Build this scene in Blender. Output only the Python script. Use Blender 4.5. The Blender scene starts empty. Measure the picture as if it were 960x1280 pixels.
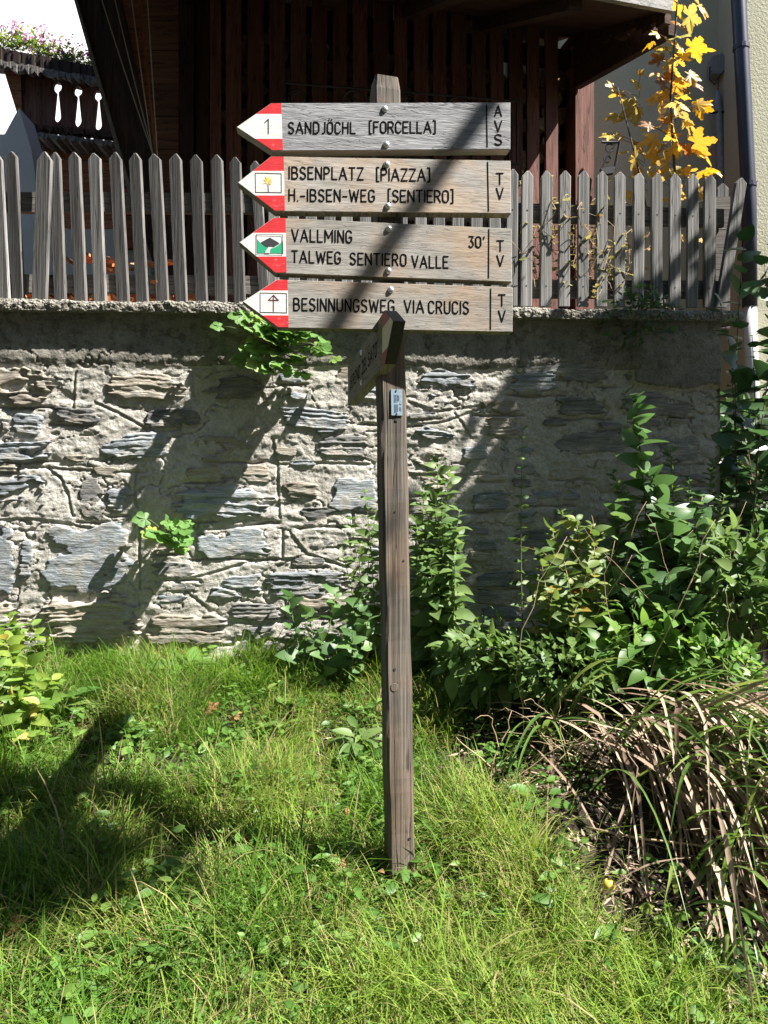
import bpy, math, random
import numpy as np
from mathutils import Vector, Matrix

random.seed(7)
RNG = np.random.default_rng(11)
R = math.radians
scene = bpy.context.scene
col = scene.collection

# ------------------------------------------------------------------ camera, sky, sun, exposure
CAM_Z = 1.41
cam_d = bpy.data.cameras.new('camera')
cam_d.lens = 26.0
cam_d.sensor_width = 36.0
cam_d.clip_start = 0.05
cam_d.clip_end = 600
cam = bpy.data.objects.new('camera', cam_d)
col.objects.link(cam)
cam.location = (0, 0, CAM_Z)
cam.rotation_euler = (R(90), 0, 0)
scene.camera = cam

LIGHT = Vector((-0.76, 0.24, -1.0)).normalized()      # the way the sunlight travels
SUN_EL = math.asin(-LIGHT.z)
SUN_AZ = math.atan2(-LIGHT.x, -LIGHT.y)

world = bpy.data.worlds.new('World')
scene.world = world
world.use_nodes = True
wn = world.node_tree
wn.nodes.clear()
sky = wn.nodes.new('ShaderNodeTexSky')
sky.sky_type = 'NISHITA'
sky.sun_disc = False
sky.sun_elevation = SUN_EL
sky.sun_rotation = SUN_AZ
sky.altitude = 1000
bg = wn.nodes.new('ShaderNodeBackground')
bg.inputs['Strength'].default_value = 0.05
wo = wn.nodes.new('ShaderNodeOutputWorld')
wn.links.new(sky.outputs[0], bg.inputs[0])
wn.links.new(bg.outputs[0], wo.inputs[0])

sun_d = bpy.data.lights.new('sun', 'SUN')
sun_d.energy = 5.0
sun_d.angle = R(0.53)
sun_d.color = (1.0, 0.95, 0.87)
sun = bpy.data.objects.new('sun', sun_d)
col.objects.link(sun)
sun.rotation_euler = LIGHT.to_track_quat('-Z', 'Y').to_euler()
sun.location = (6, -3, 9)

scene.view_settings.view_transform = 'Standard'
scene.view_settings.look = 'None'
scene.view_settings.gamma = 1.0
scene.view_settings.exposure = 1.9
scene.view_settings.use_curve_mapping = False
scene.cycles.max_bounces = 5
scene.cycles.transparent_max_bounces = 5

# ------------------------------------------------------------------ helpers
F_PX = 924.0


def P(px, py, D):
    """the place seen at a photo pixel, at real distance D from the camera plane"""
    return Vector(((px - 480) / F_PX * D, D, CAM_Z - (py - 640) / F_PX * D))


WALL_Y, WALL_S = 3.61, 0.061


def wall_y(x):
    return WALL_Y + WALL_S * x


def PW(px, py, off=0.0):
    """on the retaining wall's face, off metres in front of it"""
    k = (px - 480) / F_PX
    D = (WALL_Y - off) / (1 - WALL_S * k)
    return P(px, py, D)


def ground_z(x, y):
    x = np.asarray(x, float)
    y = np.asarray(y, float)
    z = 0.375 + 0.222 * (np.clip(y, -0.8, 7.0) - 2.04)
    z = z + 0.16 * np.exp(-((x - 1.15) / 0.5) ** 2 - ((y - 2.95) / 0.55) ** 2)
    near = np.exp(-((x / 5.0) ** 2) - ((y - 2.4) / 4.0) ** 2)
    z = z + near * (0.030 * (vnoise(x * 2.3, y * 2.3, 3) - 0.5) + 0.022 * (vnoise(x * 7, y * 7, 5) - 0.5)
                    + 0.012 * (vnoise(x * 21, y * 21, 6) - 0.5))
    return z


def vnoise(x, y, seed=0):
    x = np.asarray(x, float)
    y = np.asarray(y, float)
    xi, yi = np.floor(x), np.floor(y)
    xf, yf = x - xi, y - yi

    def h(a, b):
        v = np.sin(a * 127.1 + b * 311.7 + seed * 74.7) * 43758.5453
        return v - np.floor(v)
    u = xf * xf * (3 - 2 * xf)
    v = yf * yf * (3 - 2 * yf)
    return (h(xi, yi) * (1 - u) + h(xi + 1, yi) * u) * (1 - v) + (h(xi, yi + 1) * (1 - u) + h(xi + 1, yi + 1) * u) * v


def fbm(x, y, seed=0, octv=4):
    s, a, t = 0, 0.5, 0
    for i in range(octv):
        s = s + a * vnoise(x * 2 ** i, y * 2 ** i, seed + i * 13)
        t += a
        a *= 0.55
    return s / t


def smooth(a, b, x):
    t = np.clip((x - a) / (b - a), 0, 1)
    return t * t * (3 - 2 * t)


def mesh_data(name, V, F, mats, uv=None, shade=False, mi=None):
    me = bpy.data.meshes.new(name)
    V = np.asarray(V, np.float32).reshape(-1, 3)
    if isinstance(F, np.ndarray) and F.ndim == 2:
        k = F.shape[1]
        n = len(F)
        me.vertices.add(len(V))
        me.vertices.foreach_set('co', V.ravel())
        me.loops.add(n * k)
        me.loops.foreach_set('vertex_index', F.astype(np.int32).ravel())
        me.polygons.add(n)
        me.polygons.foreach_set('loop_start', np.arange(0, n * k, k, dtype=np.int32))
        me.update(calc_edges=True)
    else:
        me.from_pydata(V.tolist(), [], [list(map(int, f)) for f in F])
        me.update()
    for m in (mats if isinstance(mats, (list, tuple)) else [mats]):
        me.materials.append(m)
    if mi is not None:
        me.polygons.foreach_set('material_index', np.asarray(mi, np.int32))
    if uv is not None:
        li = np.empty(len(me.loops), np.int32)
        me.loops.foreach_get('vertex_index', li)
        ul = me.uv_layers.new(name='UVMap')
        ul.data.foreach_set('uv', np.asarray(uv, np.float32)[li].ravel())
    if shade:
        me.polygons.foreach_set('use_smooth', np.ones(len(me.polygons), bool))
    return me


def world_loc(o):
    v = Vector((0, 0, 0))
    while o is not None:
        v = v + o.location
        o = o.parent
    return v


def obj(name, V, F, mats, parent=None, uv=None, shade=False, origin=None, mi=None):
    """one mesh object from world-space vertices; no object here is rotated, so parents only shift"""
    V = np.asarray(V, float).reshape(-1, 3)
    if origin is None:
        origin = Vector((0, 0, 0)) if parent is None else world_loc(parent)
        if parent is None and len(V):
            lo, hi = V.min(0), V.max(0)
            origin = Vector(((lo[0] + hi[0]) / 2, (lo[1] + hi[1]) / 2, lo[2]))
    else:
        origin = Vector(origin)
    me = mesh_data(name, V - np.array(origin), F, mats, uv, shade, mi)
    o = bpy.data.objects.new(name, me)
    col.objects.link(o)
    if parent is not None:
        o.parent = parent
        o.location = origin - world_loc(parent)
    else:
        o.location = origin
    return o


def tag(o, label=None, cat=None, group=None, kind=None):
    if label:
        o['label'] = label
    if cat:
        o['category'] = cat
    if group:
        o['group'] = group
    if kind:
        o['kind'] = kind
    return o


def thing(name, label, cat, loc, group=None):
    o = bpy.data.objects.new(name, None)
    o.empty_display_size = 0.05
    col.objects.link(o)
    o.location = Vector(loc)
    return tag(o, label, cat, group)


class MB:
    def __init__(s):
        s.v, s.f, s.n = [], [], 0

    def add(s, V, F):
        V = np.asarray(V, float).reshape(-1, 3)
        s.v.append(V)
        s.f += [[i + s.n for i in f] for f in F]
        s.n += len(V)
        return s

    def box(s, a, b):
        x0, y0, z0 = a
        x1, y1, z1 = b
        return s.add([(x0, y0, z0), (x1, y0, z0), (x1, y1, z0), (x0, y1, z0), (x0, y0, z1), (x1, y0, z1), (x1, y1, z1), (x0, y1, z1)],
                     BOXF)

    def hexa(s, pts):
        return s.add(pts, BOXF)

    def prism(s, front, back):
        n = len(front)
        F = [list(range(n)), list(range(2 * n - 1, n - 1, -1))]
        for i in range(n):
            j = (i + 1) % n
            F.append([i, i + n, j + n, j])
        return s.add(list(front) + list(back), F)

    def tube(s, pts, r, sides=6, cap=True):
        pts = [Vector(p) for p in pts]
        rs = r if isinstance(r, (list, tuple, np.ndarray)) else [r] * len(pts)
        V, F = [], []
        prev = None
        for i, p in enumerate(pts):
            d = (pts[min(i + 1, len(pts) - 1)] - pts[max(i - 1, 0)])
            if d.length < 1e-9:
                d = Vector((0, 0, 1))
            d.normalize()
            if prev is None:
                a = d.orthogonal().normalized()
            else:
                a = (prev - d * prev.dot(d))
                a = a.normalized() if a.length > 1e-6 else d.orthogonal().normalized()
            prev = a
            b = d.cross(a)
            for k in range(sides):
                t = 2 * math.pi * k / sides
                V.append(p + (a * math.cos(t) + b * math.sin(t)) * rs[i])
        for i in range(len(pts) - 1):
            for k in range(sides):
                k2 = (k + 1) % sides
                F.append([i * sides + k, i * sides + k2, (i + 1) * sides + k2, (i + 1) * sides + k])
        if cap:
            F.append(list(range(sides - 1, -1, -1)))
            F.append([(len(pts) - 1) * sides + k for k in range(sides)])
        return s.add(V, F)

    def build(s, name, mat, parent=None, shade=False, **kw):
        return obj(name, np.concatenate(s.v) if s.v else [], s.f, mat, parent, shade=shade, **kw)


BOXF = [[0, 3, 2, 1], [4, 5, 6, 7], [0, 1, 5, 4], [1, 2, 6, 5], [2, 3, 7, 6], [3, 0, 4, 7]]


def lin(r, g, b):
    def f(c):
        c /= 255.0
        return c / 12.92 if c <= 0.04045 else ((c + 0.055) / 1.055) ** 2.4
    return (f(r), f(g), f(b), 1)


# ------------------------------------------------------------------ materials
class NT:
    def __init__(s, name):
        s.m = bpy.data.materials.new(name)
        s.m.use_nodes = True
        s.t = s.m.node_tree
        s.t.nodes.clear()
        s.out = s.t.nodes.new('ShaderNodeOutputMaterial')

    def n(s, typ, **kw):
        nd = s.t.nodes.new(typ)
        for k, v in kw.items():
            setattr(nd, k, v)
        return nd

    def l(s, a, b):
        s.t.links.new(a, b)

    def coords(s, kind='Object', scale=(1, 1, 1), rand=False, rot=(0, 0, 0)):
        tc = s.n('ShaderNodeTexCoord')
        mp = s.n('ShaderNodeMapping')
        mp.inputs['Scale'].default_value = scale
        mp.inputs['Rotation'].default_value = rot
        s.l(tc.outputs[kind], mp.inputs['Vector'])
        if rand:
            oi = s.n('ShaderNodeObjectInfo')
            ma = s.n('ShaderNodeMath', operation='MULTIPLY')
            ma.inputs[1].default_value = 37.0
            s.l(oi.outputs['Random'], ma.inputs[0])
            cx = s.n('ShaderNodeCombineXYZ')
            for i in range(3):
                s.l(ma.outputs[0], cx.inputs[i])
            s.l(cx.outputs[0], mp.inputs['Location'])
        return mp.outputs[0]

    def noise(s, vec, scale, detail=4, rough=0.6, dist=0.0):
        nd = s.n('ShaderNodeTexNoise')
        nd.inputs['Scale'].default_value = scale
        nd.inputs['Detail'].default_value = detail
        nd.inputs['Roughness'].default_value = rough
        nd.inputs['Distortion'].default_value = dist
        s.l(vec, nd.inputs['Vector'])
        return nd.outputs['Fac']

    def ramp(s, fac, stops, interp='LINEAR'):
        r = s.n('ShaderNodeValToRGB')
        r.color_ramp.interpolation = interp
        e = r.color_ramp.elements
        while len(e) < len(stops):
            e.new(0.5)
        for el, (p, c) in zip(e, stops):
            el.position = p
            el.color = c if len(c) == 4 else (*c, 1)
        s.l(fac, r.inputs[0])
        return r.outputs[0]

    def mix(s, fac, a, b, mode='MIX'):
        m = s.n('ShaderNodeMix', data_type='RGBA', blend_type=mode)
        for sock, v in ((m.inputs[0], fac), (m.inputs[6], a), (m.inputs[7], b)):
            if isinstance(v, (int, float)):
                sock.default_value = v
            elif isinstance(v, tuple):
                sock.default_value = v
            else:
                s.l(v, sock)
        return m.outputs[2]

    def math(s, op, a, b=None):
        m = s.n('ShaderNodeMath', operation=op)
        for i, v in enumerate((a, b)):
            if v is None:
                continue
            if isinstance(v, (int, float)):
                m.inputs[i].default_value = v
            else:
                s.l(v, m.inputs[i])
        return m.outputs[0]

    def bsdf(s, color, rough=0.8, bump=None, bstr=0.3, bdist=0.01, metal=0.0, spec=0.3):
        b = s.n('ShaderNodeBsdfPrincipled')
        if isinstance(color, tuple):
            b.inputs['Base Color'].default_value = color
        else:
            s.l(color, b.inputs['Base Color'])
        if isinstance(rough, (int, float)):
            b.inputs['Roughness'].default_value = rough
        else:
            s.l(rough, b.inputs['Roughness'])
        b.inputs['Metallic'].default_value = metal
        b.inputs['Specular IOR Level'].default_value = spec
        if bump is not None:
            bp = s.n('ShaderNodeBump')
            bp.inputs['Strength'].default_value = bstr
            bp.inputs['Distance'].default_value = bdist
            s.l(bump, bp.inputs['Height'])
            s.l(bp.outputs[0], b.inputs['Normal'])
        s.b = b
        s.l(b.outputs[0], s.out.inputs[0])
        return s.m


def wood_mat(name, stops, axis, grain=60, rough=0.85, bstr=0.5, blotch=None, tone=0.25, along=2.0, bdist=0.004, crack=0.8):
    t = NT(name)
    sc = [grain] * 3
    sc[axis] = along
    v = t.coords('Object', tuple(sc), rand=True)
    g = t.noise(v, 1.0, 6, 0.65, 0.6)
    sc2 = [grain * 3.2] * 3
    sc2[axis] = along * 1.6
    v2 = t.coords('Object', tuple(sc2), rand=True)
    g2 = t.noise(v2, 1.0, 3, 0.6, 0.2)
    h = t.math('ADD', t.math('MULTIPLY', g, 0.65), t.math('MULTIPLY', g2, 0.35))
    c = t.ramp(h, stops)
    if blotch:
        vb = t.coords('Object', (5, 5, 5), rand=True)
        nb = t.noise(vb, 1.0, 3, 0.6, 0.3)
        m = t.ramp(nb, [(0.47, (0, 0, 0)), (0.66, (1, 1, 1))])
        c = t.mix(t.math('MULTIPLY', m, blotch[1]), c, blotch[0])
    sc3 = [grain * 0.75] * 3
    sc3[axis] = along * 0.55
    cn = t.noise(t.coords('Object', tuple(sc3), rand=True), 1.0, 3, 0.55, 0.35)
    ck = t.ramp(t.math('ABSOLUTE', t.math('SUBTRACT', cn, 0.5)), [(0.0, (0.25, 0.25, 0.25)), (0.022, (1, 1, 1))])
    c = t.mix(crack, c, ck, 'MULTIPLY')
    h = t.math('ADD', h, t.math('MULTIPLY', ck, 0.5 * crack))
    oi = t.n('ShaderNodeObjectInfo')
    hs = t.n('ShaderNodeHueSaturation')
    t.l(t.math('ADD', t.math('MULTIPLY', oi.outputs['Random'], tone * 2), 1 - tone), hs.inputs['Value'])
    t.l(c, hs.inputs['Color'])
    return t.bsdf(hs.outputs[0], rough, h, bstr, bdist, spec=0.2)


def leaf_mat(name, stops, trans=0.45, rough=0.45, gloss=0.35, tcol=1.35):
    """colour differs from leaf to leaf (UV.x plus the object's random number), veins by UV.y"""
    t = NT(name)
    uv = t.n('ShaderNodeUVMap')
    sp = t.n('ShaderNodeSeparateXYZ')
    t.l(uv.outputs[0], sp.inputs[0])
    oi = t.n('ShaderNodeObjectInfo')
    f = t.math('FRACT', t.math('ADD', sp.outputs[0], oi.outputs['Random']))
    c = t.ramp(f, stops)
    v = t.coords('Object', (30, 30, 30))
    nz = t.noise(v, 1.0, 3, 0.6)
    hs = t.n('ShaderNodeHueSaturation')
    t.l(t.math('ADD', t.math('MULTIPLY', nz, 0.7), 0.65), hs.inputs['Value'])
    t.l(c, hs.inputs['Color'])
    c = hs.outputs[0]
    b = t.n('ShaderNodeBsdfPrincipled')
    t.l(c, b.inputs['Base Color'])
    b.inputs['Roughness'].default_value = rough
    b.inputs['Specular IOR Level'].default_value = gloss
    tr = t.n('ShaderNodeBsdfTranslucent')
    h2 = t.n('ShaderNodeHueSaturation')
    h2.inputs['Value'].default_value = tcol
    h2.inputs['Hue'].default_value = 0.49
    h2.inputs['Saturation'].default_value = 1.08
    t.l(c, h2.inputs['Color'])
    t.l(h2.outputs[0], tr.inputs['Color'])
    mx = t.n('ShaderNodeMixShader')
    mx.inputs[0].default_value = trans
    t.l(b.outputs[0], mx.inputs[1])
    t.l(tr.outputs[0], mx.inputs[2])
    t.l(mx.outputs[0], t.out.inputs[0])
    return t.m


def plain(name, color, rough=0.6, noise=0.0, scale=20, metal=0.0, spec=0.4, bstr=0.15):
    t = NT(name)
    if noise:
        v = t.coords('Object', (scale,) * 3)
        n = t.noise(v, 1.0, 5, 0.65)
        lo = tuple(c * (1 - noise) for c in color[:3])
        hi = tuple(min(1, c * (1 + noise)) for c in color[:3])
        c = t.ramp(n, [(0.3, lo), (0.7, hi)])
        return t.bsdf(c, rough, n, bstr, 0.004, metal, spec)
    return t.bsdf(color, rough, None, metal=metal, spec=spec)


M = {}
# weathered signboard wood, silver-grey with warm bleached patches
M['sign'] = wood_mat('sign_wood', [(0.25, (0.14, 0.13, 0.12)), (0.45, (0.29, 0.275, 0.255)), (0.62, (0.40, 0.385, 0.36)), (0.8, (0.52, 0.505, 0.48))],
                     0, grain=70, blotch=((0.46, 0.31, 0.19, 1), 0.5), tone=0.10, bstr=0.35, crack=0.35)
M['sign_grey'] = wood_mat('grey_sign_wood', [(0.25, (0.10, 0.105, 0.115)), (0.45, (0.23, 0.235, 0.25)), (0.62, (0.34, 0.345, 0.36)), (0.8, (0.55, 0.555, 0.57))],
                          0, grain=80, tone=0.06, bstr=0.6, crack=0.55)
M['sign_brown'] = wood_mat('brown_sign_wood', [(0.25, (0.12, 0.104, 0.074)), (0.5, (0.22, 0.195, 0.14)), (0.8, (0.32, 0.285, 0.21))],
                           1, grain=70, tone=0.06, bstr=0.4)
M['post'] = wood_mat('post_wood', [(0.28, (0.022, 0.019, 0.016)), (0.43, (0.082, 0.072, 0.062)), (0.56, (0.14, 0.124, 0.107)), (0.75, (0.26, 0.237, 0.21))],
                     2, grain=48, blotch=((0.175, 0.115, 0.078, 1), 0.45), tone=0.03, bstr=0.9, along=0.9, bdist=0.006)
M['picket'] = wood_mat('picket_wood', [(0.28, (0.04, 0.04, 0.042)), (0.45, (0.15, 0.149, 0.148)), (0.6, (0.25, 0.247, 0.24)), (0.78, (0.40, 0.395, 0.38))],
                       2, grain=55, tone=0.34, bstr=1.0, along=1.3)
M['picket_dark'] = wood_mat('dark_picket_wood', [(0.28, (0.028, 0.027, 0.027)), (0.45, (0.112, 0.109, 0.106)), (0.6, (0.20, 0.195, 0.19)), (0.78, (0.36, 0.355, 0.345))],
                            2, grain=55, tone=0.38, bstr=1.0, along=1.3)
M['rail'] = wood_mat('rail_wood', [(0.28, (0.04, 0.037, 0.034)), (0.5, (0.14, 0.13, 0.12)), (0.8, (0.27, 0.25, 0.23))], 0, grain=50, tone=0.15, bstr=0.7)
M['barn'] = wood_mat('barn_slat_wood', [(0.25, (0.036, 0.017, 0.014)), (0.5, (0.118, 0.056, 0.045)), (0.8, (0.21, 0.105, 0.086))], 2, grain=26, tone=0.30, bstr=0.6)
M['barn_h'] = wood_mat('barn_plank_wood', [(0.25, (0.06, 0.026, 0.013)), (0.5, (0.19, 0.082, 0.042)), (0.8, (0.29, 0.135, 0.075))], 0, grain=22, tone=0.25, bstr=0.5)
M['beam'] = wood_mat('dark_beam_wood', [(0.25, (0.010, 0.007, 0.006)), (0.5, (0.035, 0.024, 0.019)), (0.8, (0.075, 0.052, 0.040))], 2, grain=22, tone=0.2, bstr=0.6)
M['soffit'] = wood_mat('soffit_wood', [(0.25, (0.02, 0.012, 0.008)), (0.5, (0.06, 0.035, 0.024)), (0.8, (0.12, 0.075, 0.05))], 0, grain=20, tone=0.25, bstr=0.6)
M['fascia'] = wood_mat('fascia_wood', [(0.25, (0.12, 0.12, 0.12)), (0.5, (0.32, 0.31, 0.30)), (0.8, (0.5, 0.49, 0.47))], 0, grain=40, tone=0.05)
M['log'] = wood_mat('log_wood', [(0.25, (0.16, 0.10, 0.05)), (0.5, (0.36, 0.26, 0.15)), (0.8, (0.55, 0.43, 0.28))], 1, grain=25, tone=0.45)
M['bark'] = plain('tree_bark', (0.09, 0.07, 0.05, 1), 0.9, 0.5, 25)
M['black_paint'] = plain('black_lettering_paint', (0.005, 0.0045, 0.0045, 1), 0.9, spec=0.05)
M['near_black'] = plain('near_black_grey', (0.022, 0.022, 0.028, 1), 0.65, 0.4, 60)  # near-black blue-grey on board five's tip edges and the small knots


def sign_paint(name, c, chip=0.69):
    t = NT(name)
    g = t.noise(t.coords('Object', (6, 90, 160)), 1.0, 4, 0.65, 0.3)
    d = t.noise(t.coords('Object', (35, 35, 35)), 1.0, 5, 0.7)
    m = t.ramp(t.math('ADD', t.math('MULTIPLY', g, 0.55), t.math('MULTIPLY', d, 0.45)), [(chip - 0.06, (0, 0, 0)), (chip, (1, 1, 1))])
    v = t.ramp(d, [(0.3, tuple(x * 0.82 for x in c)), (0.7, tuple(min(1, x * 1.06) for x in c))])
    return t.bsdf(t.mix(t.math('MULTIPLY', m, 0.7), v, (0.33, 0.30, 0.27, 1)), 0.6, g, 0.3, 0.002, spec=0.25)


M['white_paint'] = sign_paint('white_sign_paint', (0.70, 0.71, 0.70), 0.66)
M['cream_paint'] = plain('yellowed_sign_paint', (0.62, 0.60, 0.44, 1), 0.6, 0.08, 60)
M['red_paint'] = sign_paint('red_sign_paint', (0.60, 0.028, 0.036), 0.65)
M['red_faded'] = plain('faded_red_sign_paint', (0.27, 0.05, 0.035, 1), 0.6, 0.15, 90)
M['green_paint'] = plain('green_sign_paint', (0.02, 0.36, 0.18, 1), 0.5)
M['dark_paint'] = plain('dark_grey_sign_paint', (0.035, 0.038, 0.045, 1), 0.5)
M['yellow_paint'] = plain('yellow_sign_paint', (0.78, 0.62, 0.10, 1), 0.5)
M['maroon_paint'] = plain('maroon_sign_paint', (0.10, 0.02, 0.03, 1), 0.5)
M['bolt'] = plain('galvanised_bolt', (0.62, 0.64, 0.66, 1), 0.32, 0.15, 300, metal=0.85)
M['plate'] = plain('blue_grey_metal_plate', (0.22, 0.31, 0.38, 1), 0.5, 0.1, 120, metal=0.25)
M['plate_ink'] = plain('plate_ink', (0.08, 0.12, 0.17, 1), 0.6)
M['iron'] = plain('wrought_iron', (0.035, 0.036, 0.04, 1), 0.55, 0.3, 60, metal=0.3)
M['rope'] = plain('pale_cord', (0.30, 0.24, 0.18, 1), 0.8)
M['pipe_dark'] = plain('dark_blue_downpipe_paint', (0.028, 0.032, 0.055, 1), 0.35, 0.15, 6, spec=0.5)
M['pipe_pale'] = plain('pale_grey_pipe', (0.5, 0.51, 0.52, 1), 0.5, 0.1, 10)
M['conduit'] = plain('grey_conduit', (0.21, 0.25, 0.28, 1), 0.5, 0.15, 18)
M['box_grey'] = plain('grey_junction_box', (0.20, 0.21, 0.22, 1), 0.55, 0.1, 25)
M['tile'] = plain('terracotta', (0.55, 0.21, 0.09, 1), 0.8, 0.4, 22)
M['fruit'] = plain('yellow_fruit_skin', (0.62, 0.42, 0.07, 1), 0.4, 0.2, 40)
M['stem'] = plain('green_stem', (0.10, 0.13, 0.045, 1), 0.6, 0.25, 40)
M['stem_red'] = plain('reddish_stem', (0.13, 0.075, 0.045, 1), 0.6, 0.25, 40)
M['stem_dry'] = plain('dry_stem', (0.33, 0.25, 0.15, 1), 0.8, 0.3, 40)


def stucco(name, c, scale=38, bstr=0.6):
    t = NT(name)
    v = t.coords('Object', (scale,) * 3)
    n = t.noise(v, 1.0, 5, 0.62)
    v2 = t.coords('Object', (1.3, 1.3, 0.7))
    n2 = t.noise(v2, 1.0, 4, 0.6)
    cc = t.ramp(n2, [(0.3, tuple(x * 0.86 for x in c)), (0.7, tuple(min(1, x * 1.1) for x in c))])
    return t.bsdf(cc, 0.95, n, bstr, 0.012, spec=0.1)


M['yellow_stucco'] = stucco('yellow_stucco', (0.44, 0.425, 0.32))
M['white_plaster'] = stucco('white_plaster', (0.52, 0.52, 0.53), 14, 0.35)


def mortar_mat():
    t = NT('wall_mortar')
    v = t.coords('Object', (1, 1, 1))
    a = t.noise(v, 3.0, 6, 0.65, 0.4)
    b = t.noise(v, 70.0, 5, 0.7)
    g = t.noise(v, 14.0, 4, 0.6)
    c = t.ramp(a, [(0.3, (0.31, 0.295, 0.265)), (0.5, (0.40, 0.382, 0.346)), (0.72, (0.475, 0.458, 0.424))])
    c = t.mix(t.math('MULTIPLY', t.ramp(g, [(0.45, (0, 0, 0)), (0.7, (1, 1, 1))]), 0.55), c, (0.20, 0.192, 0.178, 1))
    c = t.mix(0.55, c, t.ramp(b, [(0.3, (0.3, 0.3, 0.3)), (0.65, (0.85, 0.85, 0.85))]), 'SOFT_LIGHT')
    h = t.math('ADD', b, t.math('MULTIPLY', g, 1.2))
    return t.bsdf(c, 0.95, h, 0.9, 0.008, spec=0.1)


M['mortar'] = mortar_mat()


def render_mat():
    t = NT('grey_cement_render')
    v = t.coords('Object', (1, 1, 1))
    a = t.noise(v, 5.0, 6, 0.65, 0.3)
    b = t.noise(v, 90.0, 5, 0.7)
    c = t.ramp(a, [(0.3, (0.15, 0.142, 0.126)), (0.55, (0.25, 0.238, 0.212)), (0.75, (0.34, 0.325, 0.29))])
    c = t.mix(0.5, c, t.ramp(b, [(0.3, (0.25, 0.25, 0.25)), (0.65, (0.8, 0.8, 0.8))]), 'SOFT_LIGHT')
    g = t.noise(v, 22.0, 4, 0.7)
    c = t.mix(t.math('MULTIPLY', t.ramp(g, [(0.5, (0, 0, 0)), (0.62, (1, 1, 1))]), 0.55), c, (0.075, 0.07, 0.055, 1))
    return t.bsdf(c, 0.95, t.math('ADD', b, g), 1.0, 0.010, spec=0.1)


M['render'] = render_mat()


def concrete_mat():
    t = NT('coping_concrete')
    v = t.coords('Object', (1, 1, 1))
    vo = t.n('ShaderNodeTexVoronoi')
    vo.inputs['Scale'].default_value = 75
    t.l(v, vo.inputs['Vector'])
    b = t.noise(v, 60.0, 5, 0.7)
    a = t.noise(v, 4.0, 4, 0.6)
    c = t.ramp(b, [(0.3, (0.10, 0.094, 0.08)), (0.5, (0.24, 0.228, 0.20)), (0.7, (0.40, 0.385, 0.35))])
    c = t.mix(t.math('MULTIPLY', t.ramp(a, [(0.5, (0, 0, 0)), (0.7, (1, 1, 1))]), 0.5), c, (0.13, 0.13, 0.09, 1))
    h = t.math('SUBTRACT', b, vo.outputs['Distance'])
    return t.bsdf(c, 0.95, h, 1.0, 0.014, spec=0.1)


M['concrete'] = concrete_mat()


def slate_mat(name, stops, warm):
    t = NT(name)
    v = t.coords('Object', (3.5, 9, 42), rot=(0, R(3), 0))
    a = t.noise(v, 1.0, 7, 0.68, 0.8)
    v2 = t.coords('Object', (9, 9, 9))
    b = t.noise(v2, 1.0, 5, 0.65)
    v3 = t.coords('Object', (50, 50, 130))
    f = t.noise(v3, 1.0, 4, 0.7)
    c = t.ramp(a, stops)
    c = t.mix(t.math('MULTIPLY', t.ramp(b, [(0.48, (0, 0, 0)), (0.68, (1, 1, 1))]), 0.75), c, warm)
    c = t.mix(0.4, c, t.ramp(f, [(0.3, (0.25, 0.25, 0.25)), (0.68, (0.85, 0.85, 0.85))]), 'SOFT_LIGHT')
    oi = t.n('ShaderNodeObjectInfo')
    hs = t.n('ShaderNodeHueSaturation')
    t.l(t.math('ADD', t.math('MULTIPLY', oi.outputs['Random'], 0.5), 0.75), hs.inputs['Value'])
    t.l(c, hs.inputs['Color'])
    h = t.math('ADD', a, t.math('MULTIPLY', f, 0.5))
    return t.bsdf(hs.outputs[0], 0.8, h, 0.9, 0.012, spec=0.3)


M['slate_blue'] = slate_mat('blue_grey_slate', [(0.28, (0.085, 0.097, 0.11)), (0.48, (0.215, 0.24, 0.265)), (0.6, (0.32, 0.345, 0.365)), (0.78, (0.47, 0.48, 0.485))],
                            (0.36, 0.32, 0.26, 1))
M['slate_buff'] = slate_mat('buff_slate', [(0.28, (0.15, 0.125, 0.10)), (0.48, (0.31, 0.275, 0.225)), (0.62, (0.39, 0.355, 0.30)), (0.78, (0.50, 0.46, 0.40))],
                            (0.30, 0.30, 0.29, 1))
M['slate_grey'] = slate_mat('grey_slate', [(0.28, (0.075, 0.076, 0.077)), (0.48, (0.18, 0.182, 0.182)), (0.62, (0.27, 0.268, 0.262)), (0.78, (0.40, 0.395, 0.38))],
                            (0.35, 0.30, 0.24, 1))


def soil_mat():
    t = NT('garden_soil')
    v = t.coords('Object', (1, 1, 1))
    a = t.noise(v, 4.0, 5, 0.65)
    b = t.noise(v, 120.0, 5, 0.75)
    c = t.ramp(b, [(0.3, (0.012, 0.010, 0.008)), (0.55, (0.040, 0.033, 0.026)), (0.75, (0.15, 0.13, 0.10))])
    c = t.mix(t.math('MULTIPLY', a, 0.35), c, (0.08, 0.068, 0.045, 1))
    return t.bsdf(c, 0.95, b, 1.0, 0.012, spec=0.1)


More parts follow.
